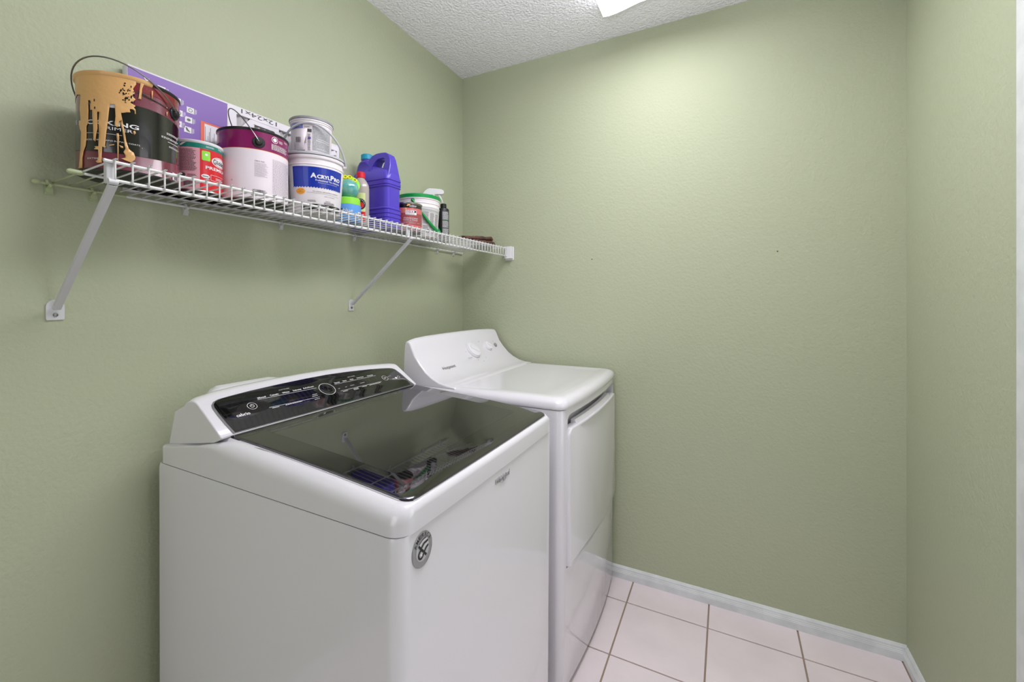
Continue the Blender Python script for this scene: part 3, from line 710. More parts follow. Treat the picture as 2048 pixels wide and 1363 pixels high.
art(t, 'lettering', m_wtxt, [('text', c_, -50+24*math.cos(R_(q))-3, .066+.0148*math.sin(R_(q))-.002, -50+24*math.cos(R_(q))+3, .066+.0148*math.sin(R_(q))+.002) for c_, q in zip('MURPHY', (130, 105, 80, 55, 30, 5))], fG, .0018, 6)

# --- H: violet jug
t = thing('cleaner_jug', 'large violet cleaner jug with a turquoise cap and moulded handle', 'jug', (.13, 1.192, ZB))
bm = B(); rings = []
def jr(x0, x1, y0, y1, r, z): rings.append(rrect(x0, x1, y0, y1, r, z, 6))
X0, X1, Y0, Y1 = .012, .2015, 1.150, 1.232
def rib(z, d=.0022): 
    for dz, k_ in ((-.003, 0), (-.001, d), (.001, d), (.003, 0)): jr(X0+k_, X1-k_, Y0+k_, Y1-k_, .018, z+dz)
jr(X0+.006, X1-.006, Y0+.006, Y1-.006, .014, ZB); jr(X0+.001, X1-.001, Y0+.001, Y1-.001, .018, ZB+.004)
for z in (1.529, 1.545, 1.560, 1.575): rib(z)
jr(X0, X1, Y0, Y1, .018, 1.581); jr(X0+.003, X1-.003, Y0+.003, Y1-.003, .018, 1.585); jr(X0+.003, X1-.003, Y0+.003, Y1-.003, .018, 1.655); jr(X0, X1, Y0, Y1, .018, 1.659)
rib(1.664); rib(1.680)
jr(X0, X1, Y0, Y1, .018, 1.688); jr(X0+.002, X1-.002, Y0+.003, Y1-.003, .02, 1.700); jr(X0+.005, X1-.006, Y0+.010, Y1-.010, .022, 1.716); jr(X0+.008, X1-.022, Y0+.018, Y1-.018, .021, 1.727)
jr(X0+.010, .125, Y0+.020, Y1-.020, .02, 1.740); jr(.024, .104, Y0+.021, Y1-.021, .0195, 1.752); jr(.036, .093, 1.168, 1.214, .019, 1.763); jr(.0445, .0840, 1.172, 1.210, .0185, 1.771); jr(.0455, .0825, 1.173, 1.209, .018, 1.776)
loft(bm, rings)
body = obj('body', bm, m_jug, t)
ho = [(.1985, 1.690), (.1965, 1.735), (.192, 1.762), (.184, 1.777), (.170, 1.786), (.150, 1.788), (.126, 1.788), (.106, 1.783), (.092, 1.774), (.084, 1.755), (.082, 1.730), (.082, 1.700), (.12, 1.690), (.16, 1.690)]
hw = lambda z: .032-min(1, (max(z, 1.70)-1.70)/.045)*.016
bm = B(); loft(bm, [[(x, 1.191+k*hw(z), z) for x, z in ho] for k in (-1, 1)]); hd = obj('handle', bm, m_jug, t)
bm = B(); loft(bm, [[(x, y, z) for x, z in [(.108, 1.722), (.110, 1.738), (.126, 1.760), (.136, 1.765), (.160, 1.766), (.169, 1.761), (.170, 1.748), (.166, 1.730), (.164, 1.722)]] for y in (1.10, 1.28)]); bool_cut(hd, bm)
b_ = hd.modifiers.new('bevel', 'BEVEL'); b_.width = .007; b_.segments = 4; b_.limit_method = 'ANGLE'; b_.angle_limit = R_(50); b_.harden_normals = True
bm = B(); lathe(bm, .064, 1.191, [(.0185, 1.774), (.0225, 1.776), (.0220, 1.793), (.019, 1.796)], 40); obj('cap', bm, m_tealcap, t, label='turquoise cap')
bm = B(); lathe(bm, .064, 1.191, [(.0205, 1.770), (.0205, 1.7745)], 40); obj('neck_ring', bm, m_dpurple, t)

# --- I: quart can, J: bucket
cI, RI = (.17, 1.298), .0525
t = thing('paint_can', 'small rust-red quart can standing in front of the green-lidded bucket', 'paint can', (cI[0], cI[1], ZB))
can_body(t, cI, RI, .1035, m_behr, m_met, rimh=.003)
fI = on_cyl(cI, RI)
band(t, 'dark_band', m_bklab, cI, RI, -96, 70, .0830, .0960, label='dark band at the top')
band(t, 'salmon_band', m_behr2, cI, RI, -96, 70, .0625, .0825, label='salmon band')
band(t, 'foot_band', m_behr2, cI, RI, -96, 70, .001, .0180, label='salmon band at the foot')
art(t, 'lettering', m_wtxt, [('rr', -60, .0562, -13.5, .0742, 3, .002), ('text', 'STAIN-BLOCKING', -66.7, .0415, -8, .0455, {'bold': .01}), ('text', 'PAINT & PRIMER', -68.6, .0350, -7, .0388), ('line', [(-68, .0315), (-10, .0315)], .0006, 1090), ('text', 'INTERIOR  |  EXTERIOR  STAIN', -78, .0245, 4, .0270), ('fine', -45, .086, -12, .093, 3)], fI, .0009, 4, label='white lettering')
art(t, 'logo_field', m_behr, [('rect', -58, .0628, -30, .0725), ], fI, .0011, 4)
art(t, 'logo_lettering', m_wtxt, [('text', 'BEHR', -57, .0635, -32, .0715, {'bold': .02})], fI, .0014, 4)
art(t, 'logo_print', m_blackp, [('poly', [(-29, .0630), (-15, .0665), (-15, .0722), (-29, .0725), (-22, .069)]), ('fine', -58, .0575, -16, .0605, 1)], fI, .0012, 4)
art(t, 'drip', m_tan, [('poly', [(-50, .0965), (-40, .0965), (-42, .092), (-52, .088), (-56, .0895)]), ('poly', [(-60, .082), (-53, .080), (-56, .0745), (-63, .0765)]), ('line', [(-66, .080), (-64, .064)], .0008, 1090)], fI, .0016, 4, label='tan paint drips')

cJ = (.11, 1.4368)
rJ = lambda y: .0775+.008*min(max(y, 0), .12)/.12
t = thing('bucket', 'white bucket with a green lid and green strap handle, far along the shelf', 'bucket', (cJ[0], cJ[1], ZB))
bm = B(); lathe(bm, cJ[0], cJ[1], [(.073, ZB+.003), (.0765, ZB), (.0775, ZB+.003), (.0852, zt(.112)), (.0868, zt(.114)), (.0868, zt(.117)), (.0855, zt(.119)), (.0857, zt(.127)), (.0875, zt(.128)), (.0875, zt(.131)), (.086, zt(.1325)), (.0865, zt(.145)), (.089, zt(.146)), (.089, zt(.152))], 72); obj('body', bm, m_wh2, t)
bm = B(); lathe(bm, cJ[0], cJ[1], [(.0885, zt(.1505)), (.0905, zt(.151)), (.0908, zt(.1635)), (.088, zt(.1655)), (.084, zt(.1655)), (.082, zt(.163)), (.001, zt(.163))], 72); obj('lid', bm, m_green, t, label='green lid')
fJ = on_cyl(cJ, rJ)
art(t, 'print', m_ink, [('fine', -40, .045, -22, .095, 15), ('fine', -18, .030, -2, .092, 16), ('fine', 2, .028, 20, .090, 16), ('fine', -40, .020, -22, .040, 6)], fJ, .0007, 4, label='pale grey print')
art(t, 'green_print', m_teal, [('line', [(-45, .1035), (28, .1005)], .0012, 680), ('line', [(-45, .0985), (28, .0955)], .0007, 680)], fJ, .0008, 4)
art(t, 'seal', m_gtxt, [('ring', -24.5, .0165, 6.5, .0075, 1.8), ('disc', -24.5, .0165, 2.6, .003)], fJ, .0010, 4, label='round dark seal')
e = Vector((math.cos(R_(-67)), math.sin(R_(-67)), 0))
for th in (-67, 113): ear(t, cJ, .085, th, zt(.1385), .0075, m_green)
bail(t, cJ, zt(.1385), 113, .0925, -.150, 35, r=[.0036+.0042*min(1, math.sin(pi*i/28)*1.05)**2 for i in range(29)], m=m_green, name='strap_handle')['label'] = 'green strap handle hanging down'

# --- K: black bottle
cK, RK = (.155, 1.550), .025
t = thing('black_bottle', 'slim black bottle with a black cap and grey print, rightmost bottle on the shelf', 'bottle', (cK[0], cK[1], ZB))
bm = B(); lathe(bm, cK[0], cK[1], [(.0215, ZB+.001), (.0245, ZB), (.025, ZB+.002), (.025, zt(.1295)), (.0235, zt(.1345)), (.018, zt(.1375)), (.0125, zt(.1390)), (.012, zt(.142))], 40); obj('body', bm, m_blackp, t)
bm = B(); lathe(bm, cK[0], cK[1], [(.0125, zt(.1405)), (.0135, zt(.1415)), (.0135, zt(.156)), (.011, zt(.158))], 32); obj('cap', bm, m_blackp, t)
fK = on_cyl(cK, RK)
art(t, 'label', mat('charcoal_label', (74, 74, 80), .5), [('rect', -68, .012, 20, .124)], fK, .0005, 6, label='charcoal label')
art(t, 'print', m_wtxt, [('fine', -62, .085, 10, .120, 9), ('fine', -62, .050, 10, .080, 9), ('fine', -62, .016, 10, .046, 10), ('rect', -62, .0145, 14, .0165)], fK, .0009, 6, label='pale small print')
art(t, 'green_stripe', m_green, [('line', [(-58, .0835), (-20, .0855), (12, .0835)], .0010, 2290)], fK, .0012, 6)

# --- L: spray bottle behind the bucket
cL = Vector((.068, 1.590, 0))
t = thing('spray_bottle', 'white trigger spray bottle half hidden behind the green-lidded bucket', 'spray bottle', (cL.x, cL.y, ZB))
bm = B(); lathe(bm, cL.x, cL.y, [(.031, ZB+.001), (.034, ZB), (.035, ZB+.003), (.035, zt(.125)), (.031, zt(.145)), (.020, zt(.172)), (.0125, zt(.187)), (.0125, zt(.197))], 40); obj('body', bm, m_wh2, t)
bm = B(); lathe(bm, cL.x, cL.y, [(.0125, zt(.190)), (.0155, zt(.191)), (.0150, zt(.205)), (.011, zt(.212)), (.010, zt(.220))], 28); obj('collar', bm, m_whp, t)
pd = Vector((.805, .593, 0)); pn = Vector((-.593, .805, 0))
def prism(bm, outline, w):
    rings = []
    for d in (-w, w): rings.append([cL+pd*x+pn*d+Vector((0, 0, zt(z))) for x, z in outline])
    return loft(bm, rings)
bm = B(); prism(bm, [(-.048, .215), (-.046, .2145), (-.014, .2145), (.002, .2155), (.014, .218), (.028, .2185), (.043, .219), (.049, .224), (.050, .231), (.046, .238), (.036, .2415), (.010, .2435), (-.016, .244), (-.026, .240), (-.037, .2315)], .011)
obj('trigger_head', bm, m_whp, t, bevel=(.004, 3, 30))
bm = B(); prism(bm, [(.020, .2185), (.030, .2185), (.037, .206), (.044, .190), (.0465, .178), (.0435, .180), (.038, .192), (.029, .206)], .005)
obj('trigger', bm, m_whp, t, bevel=(.0015, 2))

# --- M: gloves
def glove(name, label, c, ang, flipz, curl):
    t = thing(name, label, 'glove', c, None)
    bm = B(); c = Vector(c); ca, sa = math.cos(ang), math.sin(ang)
    def P(x, y, z): return c+Vector((x*ca-y*sa, x*sa+y*ca, z))
    def blob(pts, rs, fl=(1, .55)): tube(bm, [P(*p) for p in pts], rs, 12, flat=fl)
    blob([(-.085, 0, .010), (-.07, 0, .012), (-.04, 0, .013), (0, 0, .015), (.03, 0, .014), (.04, 0, .012)], [.018, .028, .030, .036, .033, .02], (1, .40))
    for i, (yy, L) in enumerate(((-.026, .055), (-.009, .068), (.009, .066), (.025, .052))):
        blob([(.02, yy, .014), (.045, yy*1.1, .015+curl*.3), (.045+L*.5, yy*1.15, .014+curl), (.040+L*.8, yy*1.15, .008+curl*.4)], [.010, .0100, .0095, .007], (1, .95))
    blob([(-.02, -.028, .012), (.005, -.046, .014), (.025, -.052, .012)], [.012, .011, .008], (1, .95))
    blob([(-.088, 0, .011), (-.078, 0, .012)], [.032, .031], (1, .36))
    o = obj(name+'_shell', bm, m_brown, t); voxel(o, .0028, 6); o.name = 'shell'
glove('work_glove', 'crumpled dark brown work glove lying flat at the far end of the shelf', (.205, 1.800, ZB+.001), R_(97), 1, .006)
glove('work_glove', 'brown work glove on top of its pair, fingers toward the back wall', (.160, 1.815, ZB+.0265), R_(70), 1, .008)

# ================================================================ WASHER
t = thing('washing_machine', 'white top-loading washing machine with black glass lid and black control panel, nearest the camera', 'washing machine', (.43, .872, 0))
WY0, WY1, WX1 = .535, 1.212, .803
bm = B(); loft(bm, [rrect(.05+i, WX1-i-.004*(z < .03), WY0+i, WY1-i, (.006, .028), z, 6, 8, .004) for z, i in ((.018, .004), (.022, .001), (.852, 0), (.8605, .0015))])
body = obj('cabinet', bm, m_wht, t)
for x in (.10, .74):
    for y in (.60, 1.15):
        bm = B(); lathe(bm, x, y, [(.02, 0), (.022, .004), (.012, .01), (.012, .02)], 16)
        obj('foot', bm, m_blackp, t)
def zt_(x):
    if x < .077: return .903
    if x < .262: return .903+(x-.077)/.185*.031
    if x < .292: return .934+(x-.262)/.03*.013
    return .9465-(x-.292)*.050-(x-.292)**2*.0484
def zlid(x): return .9525-(x-.292)*.052-(x-.292)**2*.0484
def cover_ring(inset, drop, n=14, hi=None):
    base = rrect(.052, WX1+.003, WY0+.001, WY1-.001, (.02, .034), 0, 6, n, .004)
    out = []; N = len(base)
    for i, p in enumerate(base):
        a, b_ = Vector(base[i-1]), Vector(base[(i+1) % N]); d = (b_-a).normalized(); nn = Vector((d.y, -d.x, 0))
        f = min(1, max(0, (p[0]-.25)/.07)); r = .004+f*(.008+.020*abs(nn.y))
        q = Vector(p)-nn*r*inset
        lean = .025*(1-f)*0
        z = zt_(q.x)-r*drop if hi is None else hi(q.x)
        out.append((q.x, q.y, z))
    return out
rings = [cover_ring(0, 0, hi=lambda x: .8625), cover_ring(0, 0, hi=lambda x: .865)]
rings += [cover_ring(0, 1)]
for a in (15, 30, 45, 60, 75, 90): rings.append(cover_ring(1-math.cos(R_(a)), 1-math.sin(R_(a))))
LX0, LX1, LY0, LY1 = .292, .797, .568, 1.188
rings.append(rrect(LX0-.002, LX1+.001, LY0-.004, LY1+.004, (.006, .024), 0, 6, 14, .002, zf=lambda x, y: zt_(x)+.0008))
rings.append(rrect(LX0, LX1-.001, LY0-.002, LY1+.002, (.006, .024), 0, 6, 14, .002, zf=lambda x, y: zt_(x)-.006))
rings.append(rrect(LX0+.02, LX1-.02, LY0+.02, LY1-.02, (.006, .02), 0, 6, 14, 0, zf=lambda x, y: zt_(x)-.012))
bm = B(); loft(bm, rings); obj('top_cover', bm, m_wht, t, ang=40)
# lid: black glass frame, clearer window in it
rings = []
for ins, dz in ((.003, -.0095), (0, -.0075), (0, -.002), (.0015, -.0004), (.004, 0)):
    rings.append(rrect(LX0+ins+.001, LX1-ins-.001, LY0+ins, LY1-ins, (.006, .024), 0, 6, 14, .002, zf=lambda x, y, d=dz: zlid(x)+d))
bm = B(); loft(bm, rings)
def strips(bm):
    for i in range(1, 24):
        bmesh.ops.bisect_plane(bm, geom=bm.verts[:]+bm.edges[:]+bm.faces[:], plane_co=(LX0+i*.021, 0, 0), plane_no=(1, 0, 0), dist=1e-6)
    return bm
strips(bm)
m_lid = mat('lid_glass', (14, 14, 15), .03, ior=2.2)
m_win = mat('lid_window_glass', (26, 26, 28), .03, ior=2.5)
for q in (m_lid, m_win): q.node_tree.nodes['Principled BSDF'].inputs['Specular Tint'].default_value = (.96, .91, 1.0, 1)
lid = obj('lid', bm, m_lid, t, ang=30, label='black glass lid')
bm = B(); loft(bm, [rrect(LX0+.03, .716, .625, 1.135, .02, 0, 6, 6, 0, zf=lambda x, y, d=d: zlid(x)+d) for d in (-.001, .00018)]); strips(bm); obj('window', bm, m_win, lid, label='tinted glass window')
# dark hinge gap between console and lid
bm = B(); loft(bm, [[(.286, y, .9475), (.2945, y, .9475), (.2945, y, .9500), (.286, y, .9500)] for y in (.566, 1.190)]); obj('hinge_gap', bm, m_dark, t)
# control console
SM = [(.545, .110), (.56, .119), (.60, .128), (.66, .133), (.75, .136), (.85, .136), (.95, .133), (1.04, .127), (1.12, .118), (1.18, .110), (1.20, .104)]
ca_, sa_ = .8320, .5547
PX, PZ = .2915, .9535
def PP(y, s, off=0): return Vector((PX-ca_*s+sa_*off, y, PZ+sa_*s+ca_*off))
rings = []
for y, s in SM:
    p = PP(y, s); a = p.x; z = p.z
    lo = lambda x: zt_(x)+.0022
    ring = [(PX+.0005, PZ-.004), (PX, PZ)]+[(PP(y, q).x, PP(y, q).z) for q in (s*.33, s*.66, s)]
    ring += [(a-.008, z+.0038), (a-.018, z+.0055), (a-.032, z+.0045), (a-.048, z-.0005), (a-.058, z-.009), (.103 if a-.058 > .10 else a-.062, z-.025), (.079, .92), (.076, lo(.076)), (.17, lo(.17)), (.262, lo(.262)), (.28, lo(.28))]
    rings.append([(x_, y, z_) for x_, z_ in ring])
bm = B(); loft(bm, rings); obj('console', bm, m_wht, t, ang=50, bevel=(.012, 4, 60))
bm = B(); rings = []
for y, k_ in ((.63, .3), (.645, .85), (.66, 1), (.80, 1), (.83, .85), (.86, .4)):
    rings.append([(.055, y, .93), (.055, y, .985+.030*k_), (.062, y, .992+.032*k_), (.085, y, .990+.032*k_), (.105, y, .984+.03*k_), (.12, y, .975), (.12, y, .93)])
loft(bm, rings); obj('rear_cover', bm, m_wht, t, ang=50)
pan = [(.5705, .001), (.5675, .035), (.5660, .066), (.5662, .089), (.5690, .0995), (.5757, .1075), (.5887, .1130), (.62, .1165), (.67, .1205), (.75, .1240), (.83, .1255), (.905, .1250), (.98, .1205), (1.0626, .1125), (1.11, .1060), (1.1486, .0990), (1.162, .0945), (1.170, .087), (1.1755, .0624), (1.1790, .0232), (1.1855, -.001)]
def inner(k): 
    cy, cs = .878, .06
    return [(cy+(y-cy)*(1-k*.012/.3), cs+(s-cs)*(1-k*.05)) for y, s in pan]
bm = B(); loft(bm, [[PP(y, s, 0) for y, s in pan], [PP(y, s, .0018) for y, s in pan], [PP(y, s, .0020) for y, s in inner(.3)]]); obj('panel_bezel', bm, mat('bezel_grey', (120, 120, 122), .2, coat=1), t, ang=20)
bm = B(); loft(bm, [[PP(y, s, .0008) for y, s in inner(.35)], [PP(y, s, .0026) for y, s in inner(.35)], [PP(y, s, .003) for y, s in inner(.5)]])
cp = obj('control_panel', bm, m_blk, t, ang=20, label='black gloss control panel')
pf = lambda y, s, off: PP(y, s, .003+off)
T_ = lambda s, y0, s0, y1, h, **o: ('text', s, y0, s0, y1, s0+h, o)
art(cp, 'lettering', m_wtxt, [
    T_('cabrio', .599, .0425, .631, .0095, bold=.02), ('ring', .6465, .067, .0115, .0115, .0010), ('ring', .6465, .067, .0052, .0052, .0012, 110, 430), ('rect', .646, .0675, .6472, .0735),
    T_('Mixed', .671, .0855, .692, .0055, bold=.02), T_('Casuals', .704, .0855, .727, .0055, bold=.02), T_('Whites', .738, .0850, .758, .0055, bold=.02), T_('Delicates', .769, .0850, .794, .0055, bold=.02), T_('Bulky/Sheets', .801, .0840, .834, .0065, bold=.02),
    ('line', [(.668, .0830), (.838, .0795)], .0009), T_('WHAT TO WASH', .735, .0985, .765, .0032),
    ('line', [(.680, .049), (.825, .0440)], .0009), ('fine', .686, .0425, .706, .0470, 1), ('fine', .722, .0420, .776, .0465, 1), ('fine', .806, .0370, .826, .0405, 1), ('fine', .806, .0495, .826, .0530, 1), ('fine', .810, .0555, .828, .0590, 1),
    ('ring', .866, .0665, .0245, .0245, .0012),
    T_('Normal', .903, .0805, .922, .0050, bold=.02), T_('Quick', .934, .0805, .949, .0055, bold=.02), T_('Cold', .962, .0805, .975, .0050, bold=.02), T_('Deep Water', .990, .0800, .1*10+.018, .0055, bold=.02), T_('Colorlast', 1.033, .0800, 1.058, .0050, bold=.02),
    ('line', [(.900, .0775), (1.066, .0765)], .0009), T_('HOW TO WASH', .962, .0935, .990, .0030),
    ('line', [(.900, .0465), (1.066, .0455)], .0009), ('fine', .905, .0400, .928, .0440, 1), ('fine', .945, .0370, .965, .0440, 2), ('fine', .980, .0405, 1.00, .0445, 1), ('fine', 1.01, .040, 1.06, .0445, 1),
    ('fine', .899, .0565, .906, .0590, 1), ('fine', .925, .0565, .932, .0590, 1), ('fine', .945, .0575, .965, .0600, 1), ('fine', .985, .0575, 1.005, .0600, 1),
    ('ring', 1.092, .0565, .0115, .0115, .0010), ('text', 'DII', 1.0875, .0535, 1.0965, .0595, {'bold': .01}), ('fine', 1.108, .0590, 1.124, .0610, 1),
    ('fine', 1.117, .0430, 1.129, .0465, 1), ('disc', 1.136, .0455, .0050, .0040), ('ring', 1.150, .0480, .0055, .0050, .0012)], pf, .0003, label='white lettering and symbols')
# dial: low dome in the ring
bm = B(); rings = []
for r, h in ((.0225, 0), (.0215, .0012), (.017, .0022), (.010, .0018), (.001, .0014)):
    rings.append([pf(.866+r*math.cos(2*pi*i/40), .0665+r*math.sin(2*pi*i/40), h) for i in range(40)])
loft(bm, rings); obj('dial', bm, m_blk, t, label='round black touch dial')
# badge and name on the front face
bx = lambda y: WX1+.004*(1-((y-.8735)/.3385)**2)
ff = lambda y, z, off: Vector((bx(y)+off, y, z))
cyb, czb = .5905, .8225
art(t, 'badge', m_grey2 if 'm_grey2' in globals() else mat('silver_badge', (158, 158, 160), .35, metal=.3), [('disc', cyb, czb, .0265, .0305)], ff, .0008, .01, label='round silver emblem', solid=.0008)
art(t, 'badge_inner', m_lgrey, [('disc', cyb, czb-.0005, .0170, .0195)], ff, .0016, .01)
em = []
for ch, q in zip('AMERICA', (150, 130, 110, 90, 72, 53, 32)):
    g, fs = glyphs(ch, .004); a = R_(q); rr = .0218; px_, pz_ = cyb+rr*math.cos(a), czb+rr*1.15*math.sin(a); w_, h_ = (.0016 if ch == 'I' else .0056), .0066
    rot = a-pi/2
    for f in fs:
        em.append(('poly', [(px_+((g[i][0]-.5)*w_)*math.cos(rot)-((g[i][1]-.5)*h_)*math.sin(rot), pz_+((g[i][0]-.5)*w_)*math.sin(rot)+((g[i][1]-.5)*h_)*math.cos(rot)) for i in f]))
star = lambda cx, cy, r1, r2: [(cx+(r1 if i % 2 == 0 else r2)*math.cos(R_(90+36*i)), cy+(r1 if i % 2 == 0 else r2)*1.1*math.sin(R_(90+36*i))) for i in range(10)]
UV = lambda u, v: (cyb+.0265*u, czb+.0305*v)
em += [('ring', *UV(-.18, -.22), .0078, .0088, .0032), ('line', [UV(-.42, .34), UV(-.1, .0), UV(.36, -.45)], .0038)]
em += [('line', [UV(-.38, .42), UV(-.05, .56), UV(.34, .58)], .0014), ('line', [UV(-.14, .14), UV(.1, .30), UV(.52, .34)], .0034), ('line', [UV(.16, -.18), UV(.34, -.02), UV(.56, .06)], .0034)]
art(t, 'badge_lettering', m_blackp, em, ff, .0022, label='black letters and star emblem')
art(t, 'badge_stripe', m_wtxt, [('line', [UV(-.30, .27), UV(-.02, .44), UV(.46, .47)], .0030), ('line', [UV(.0, -.03), UV(.2, .14), UV(.56, .20)], .0030)], ff, .0019)
art(t, 'badge_star', m_wtxt, [('poly', star(*UV(-.18, -.22), .0050, .0022))], ff, .0026)
art(t, 'nameplate', mat('silver_script', (168, 168, 170), .3, metal=.2), [('text', 'Whirlpool', .8475, .8295, .9185, .8455, {'shear': .35, 'bold': .01}), ('ring', .884, .8375, .017, .0105, .0009, 200, 400)], ff, .0012, label='chrome script nameplate', solid=.0012)

# ================================================================ DRYER
t = thing('dryer', 'white clothes dryer with two knobs on a curved console, in the corner beyond the washer', 'dryer', (.46, 1.586, 0))
EY0, EY1, EX0, EX1 = 1.250, 1.922, .115, .822
BG = .020
rings = [rrect(EX0+i, EX1-i-.004*(z < .03), EY0+i, EY1-i, (.004, .022), z, 6, 10, BG) for z, i in ((.018, .003), (.022, .001), (.895, 0), (.9045, .001))]
bm = B(); loft(bm, rings); cab = obj('cabinet', bm, m_wht, t)
def pocket_box(bm, x0, x1, pts):
    loft(bm, [[(x0, y, z) for y, z in pts], [(x1, y, z) for y, z in pts]])
bm = B(); pocket_box(bm, .800, .9, [(1.283, .40), (1.889, .40), (1.889, .872), (1.880, .883), (1.868, .886), (1.312, .886), (1.297, .882), (1.287, .872)]); bool_cut(cab, bm)
for x in (.16, .76):
    for y in (1.32, 1.86):
        bm = B(); lathe(bm, x, y, [(.02, 0), (.022, .004), (.012, .01), (.012, .02)], 16)
        obj('foot', bm, m_blackp, t)
# door: panel that fills the opening below the grip pocket
def door_ring(x, i, top=.8425):
    ym, hw = (EY0+EY1)/2, (EY1-EY0)/2; pts = []
    y0, y1, z0, z1 = 1.2855+i, 1.8865-i, .4025+i, top-i; r0, r1 = .022, .008
    for cy, cz, a, r in ((y1-r1, z0+r1, -90, r1), (y1-r0, z1-r0, 0, r0), (y0+r0, z1-r0, 90, r0), (y0+r1, z0+r1, 180, r1)):
        pts += [(cy+r*math.cos(R_(a+15*k)), cz+r*math.sin(R_(a+15*k))) for k in range(7)]
        if a == 0: pts += [(y1-r0+(y0-y1+2*r0)*k/12, z1) for k in range(1, 12)]
        if a == 180: pts += [(y0+r1+(y1-y0-2*r1)*k/12, z0) for k in range(1, 12)]
    return [(x+BG*(1-((y-ym)/hw)**2), y, z) for y, z in pts]
bm = B(); loft(bm, [door_ring(.802, 0), door_ring(EX1+.004, 0), door_ring(EX1+.008, .002), door_ring(EX1+.0095, .006)])
obj('door', bm, m_wht, t, ang=30, label='large plain door')
bm = B(); loft(bm, [[(x+BG*(1-((y-1.586)/.336)**2), y, z) for (x, z) in ((.8, .838), (.822, .838), (.814, .8535), (.8, .8535))] for y in [1.36+.445*k/10 for k in range(11)]])
obj('grip', bm, m_whp, t, ang=30, label='inner lip of the door pull')
# top with rolled edges and a shallow dished centre
def drz(x): return .9425-(x-.4)*.004
rings = []
for ins, z in ((0, .9065), (-.002, .908), (-.003, .913)): rings.append(rrect(EX0+ins, EX1-ins+.003, EY0+ins, EY1-ins, (.01, .03), z, 6, 10, BG*.9))
for a in (0, 18, 36, 54, 72, 90):
    ins = -.003+.030*(1-math.cos(R_(a))); dz = .024*(math.sin(R_(a)))
    rings.append(rrect(EX0+ins, EX1-ins+.003, EY0+ins, EY1-ins, (.01, .03), .9175+dz, 6, 10, BG*.9))
rings.append(rrect(EX0+.05, EX1-.045, EY0+.05, EY1-.05, (.01, .03), .9418, 6, 10, BG*.8))
rings.append(rrect(EX0+.08, EX1-.065, EY0+.07, EY1-.07, (.03, .04), .9395, 6, 10, BG*.8))
bm = B(); loft(bm, rings); obj('top_panel', bm, m_wht, t, ang=50)
# console: concave sweep up from the top
CP = [(.181, .930), (.184, 1.00), (.187, 1.060), (.190, 1.082), (.196, 1.0925), (.206, 1.0945), (.215, 1.088), (.2245, 1.070), (.239, 1.040), (.262, 1.012), (.290, .984), (.318, .9655), (.350, .951), (.385, .9435), (.415, .9412), (.425, .930)]
rings = []
for y, k_ in ((EY0+.004, 0), (EY0+.02, .35), (1.30, .75), (1.36, 1.0), (1.50, 1.15), (1.62, 1.15), (1.76, 1.0), (1.86, .7), (EY1-.02, .4), (EY1-.002, .2)):
    rings.append([(x, y, z+.012*k_*max(0, (z-.95)/.145)) for x, z in CP])
bm = B(); loft(bm, rings); obj('console', bm, m_wht, t, ang=60, bevel=(.022, 5, 60))
def QP(y, s, off=0):    # front plane of the dryer console (45 degrees)
    k_ = .707107; KY = ((1.25, 0), (1.27, .35), (1.30, .75), (1.36, 1.0), (1.50, 1.15), (1.62, 1.15), (1.76, 1.0), (1.86, .7), (1.90, .4), (1.93, .2)); kk = .2
    for (a, p), (b, q) in zip(KY, KY[1:]):
        if a <= y <= b: kk = p+(q-p)*(y-a)/(b-a)
    s -= .006*kk; x, z = .239-k_*s, 1.040+k_*s
    z += .012*kk*max(0, (z-.95)/.145)
    return Vector((x+k_*off+.001, y, z+k_*off+.001))
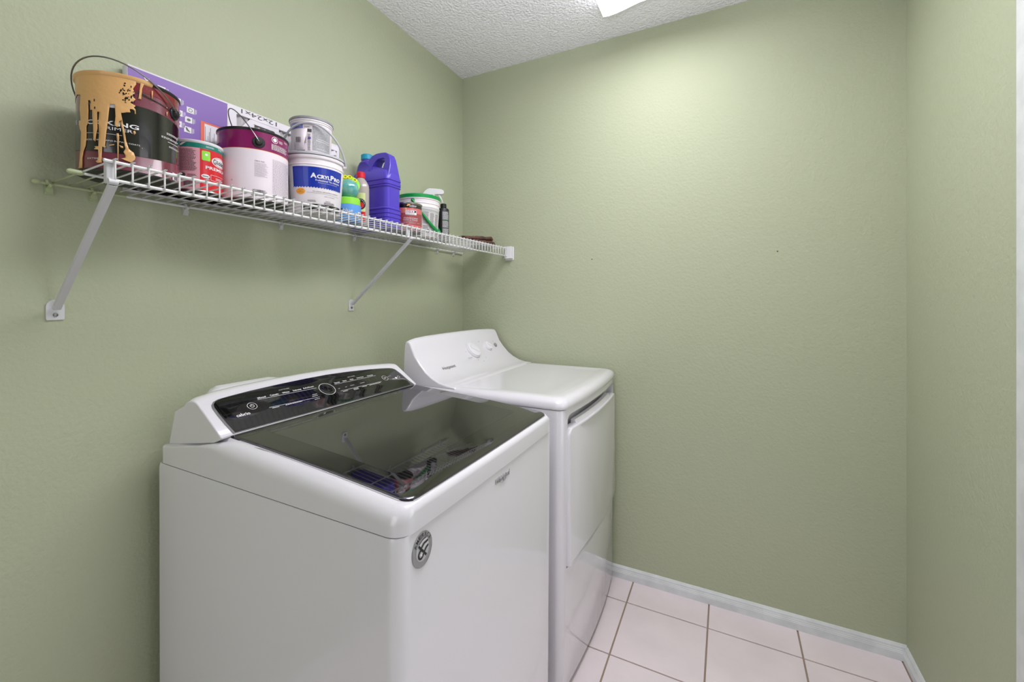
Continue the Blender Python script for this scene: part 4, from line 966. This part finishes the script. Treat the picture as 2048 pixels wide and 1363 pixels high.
def knob(name, y, s, r, h, label):
    bm = B(); rings = []
    for rr, hh in ((r*1.05, -.012), (r*1.05, .001), (r, .002), (r*.97, h*.5), (r*.80, h*.62), (r*.78, h*.62)):
        rings.append([QP(y+rr*math.cos(2*pi*i/40), s+rr*math.sin(2*pi*i/40), hh) for i in range(40)])
    loft(bm, rings)
    o = obj(name, bm, m_whp, t, ang=40, label=label)
    bm = B(); a = R_(-38); ux, us = math.cos(a), math.sin(a); rings = []
    for hh, w in ((h*.55, .30), (h*.95, .22), (h*1.0, .17)):
        pts = [(-.62, -w), (.62, -w), (.74, 0), (.62, w), (-.62, w), (-.74, 0)]
        rings.append([QP(y+r*(p*ux-q*us), s+r*(p*us+q*ux), hh) for p, q in pts])
    loft(bm, rings); obj('pointer_grip', bm, m_whp, o, bevel=(.001, 2))
knob('cycle_knob', 1.627, -.026, .036, .016, 'large round cycle knob')
knob('option_knob', 1.768, -.020, .0215, .014, 'smaller round knob')
m_btn = mat('grey_button', (150, 150, 152), .4)
bm = B(); loft(bm, [[QP(1.840+r*math.cos(2*pi*i/24), -.021+r*math.sin(2*pi*i/24), hh) for i in range(24)] for r, hh in ((.0095, -.008), (.0095, .002), (.008, .0035), (.001, .0035))]); obj('start_button', bm, m_btn, t, label='grey start button')
qf = lambda y, s, off: QP(y, s, off)
art(t, 'lettering', m_ink, [('text', 'NORMAL', 1.537, .018, 1.567, .0235), ('text', 'LESS DRY', 1.545, -.063, 1.577, -.0575), ('text', 'AIR', 1.556, -.030, 1.563, -.0265), ('text', 'OFF', 1.590, .040, 1.599, .0445), ('text', 'TIMED', 1.640, .022, 1.662, .0275), ('text', 'SIGNAL', 1.700, .036, 1.738, .0415), ('text', 'ON', 1.724, .0185, 1.742, .023), ('text', 'OFF', 1.705, .007, 1.715, .0115), ('text', 'START', 1.828, -.004, 1.842, -.0005),
    ('text', '40', 1.603, -.0795, 1.610, -.0755), ('text', '60', 1.636, -.0925, 1.643, -.0885), ('text', '20', 1.672, -.0780, 1.679, -.0740)]+
    [('line', [(1.627+.0405*math.cos(R_(q)), -.026+.0405*math.sin(R_(q))), (1.627+.0435*math.cos(R_(q)), -.026+.0435*math.sin(R_(q)))], .0011) for q in range(120, 330, 12)], qf, .0026, label='small grey lettering')
sf = lambda y, s, off: Vector((.2935+.6*0-.766*s*0+0, 0, 0))
# maker's name low on the left of the console; follows the curve
def cq(y, s, off):
    tt = s/.012; x = .300-.0155*tt*.5; z = .9765+.0150*tt*.5
    return Vector((x+off*.7, y, z+off*.7))
art(t, 'nameplate', m_ink, [('text', 'Hotpoint', 1.350, -.004, 1.436, .018, {'shear': .1})], cq, .0035, label='grey maker name')
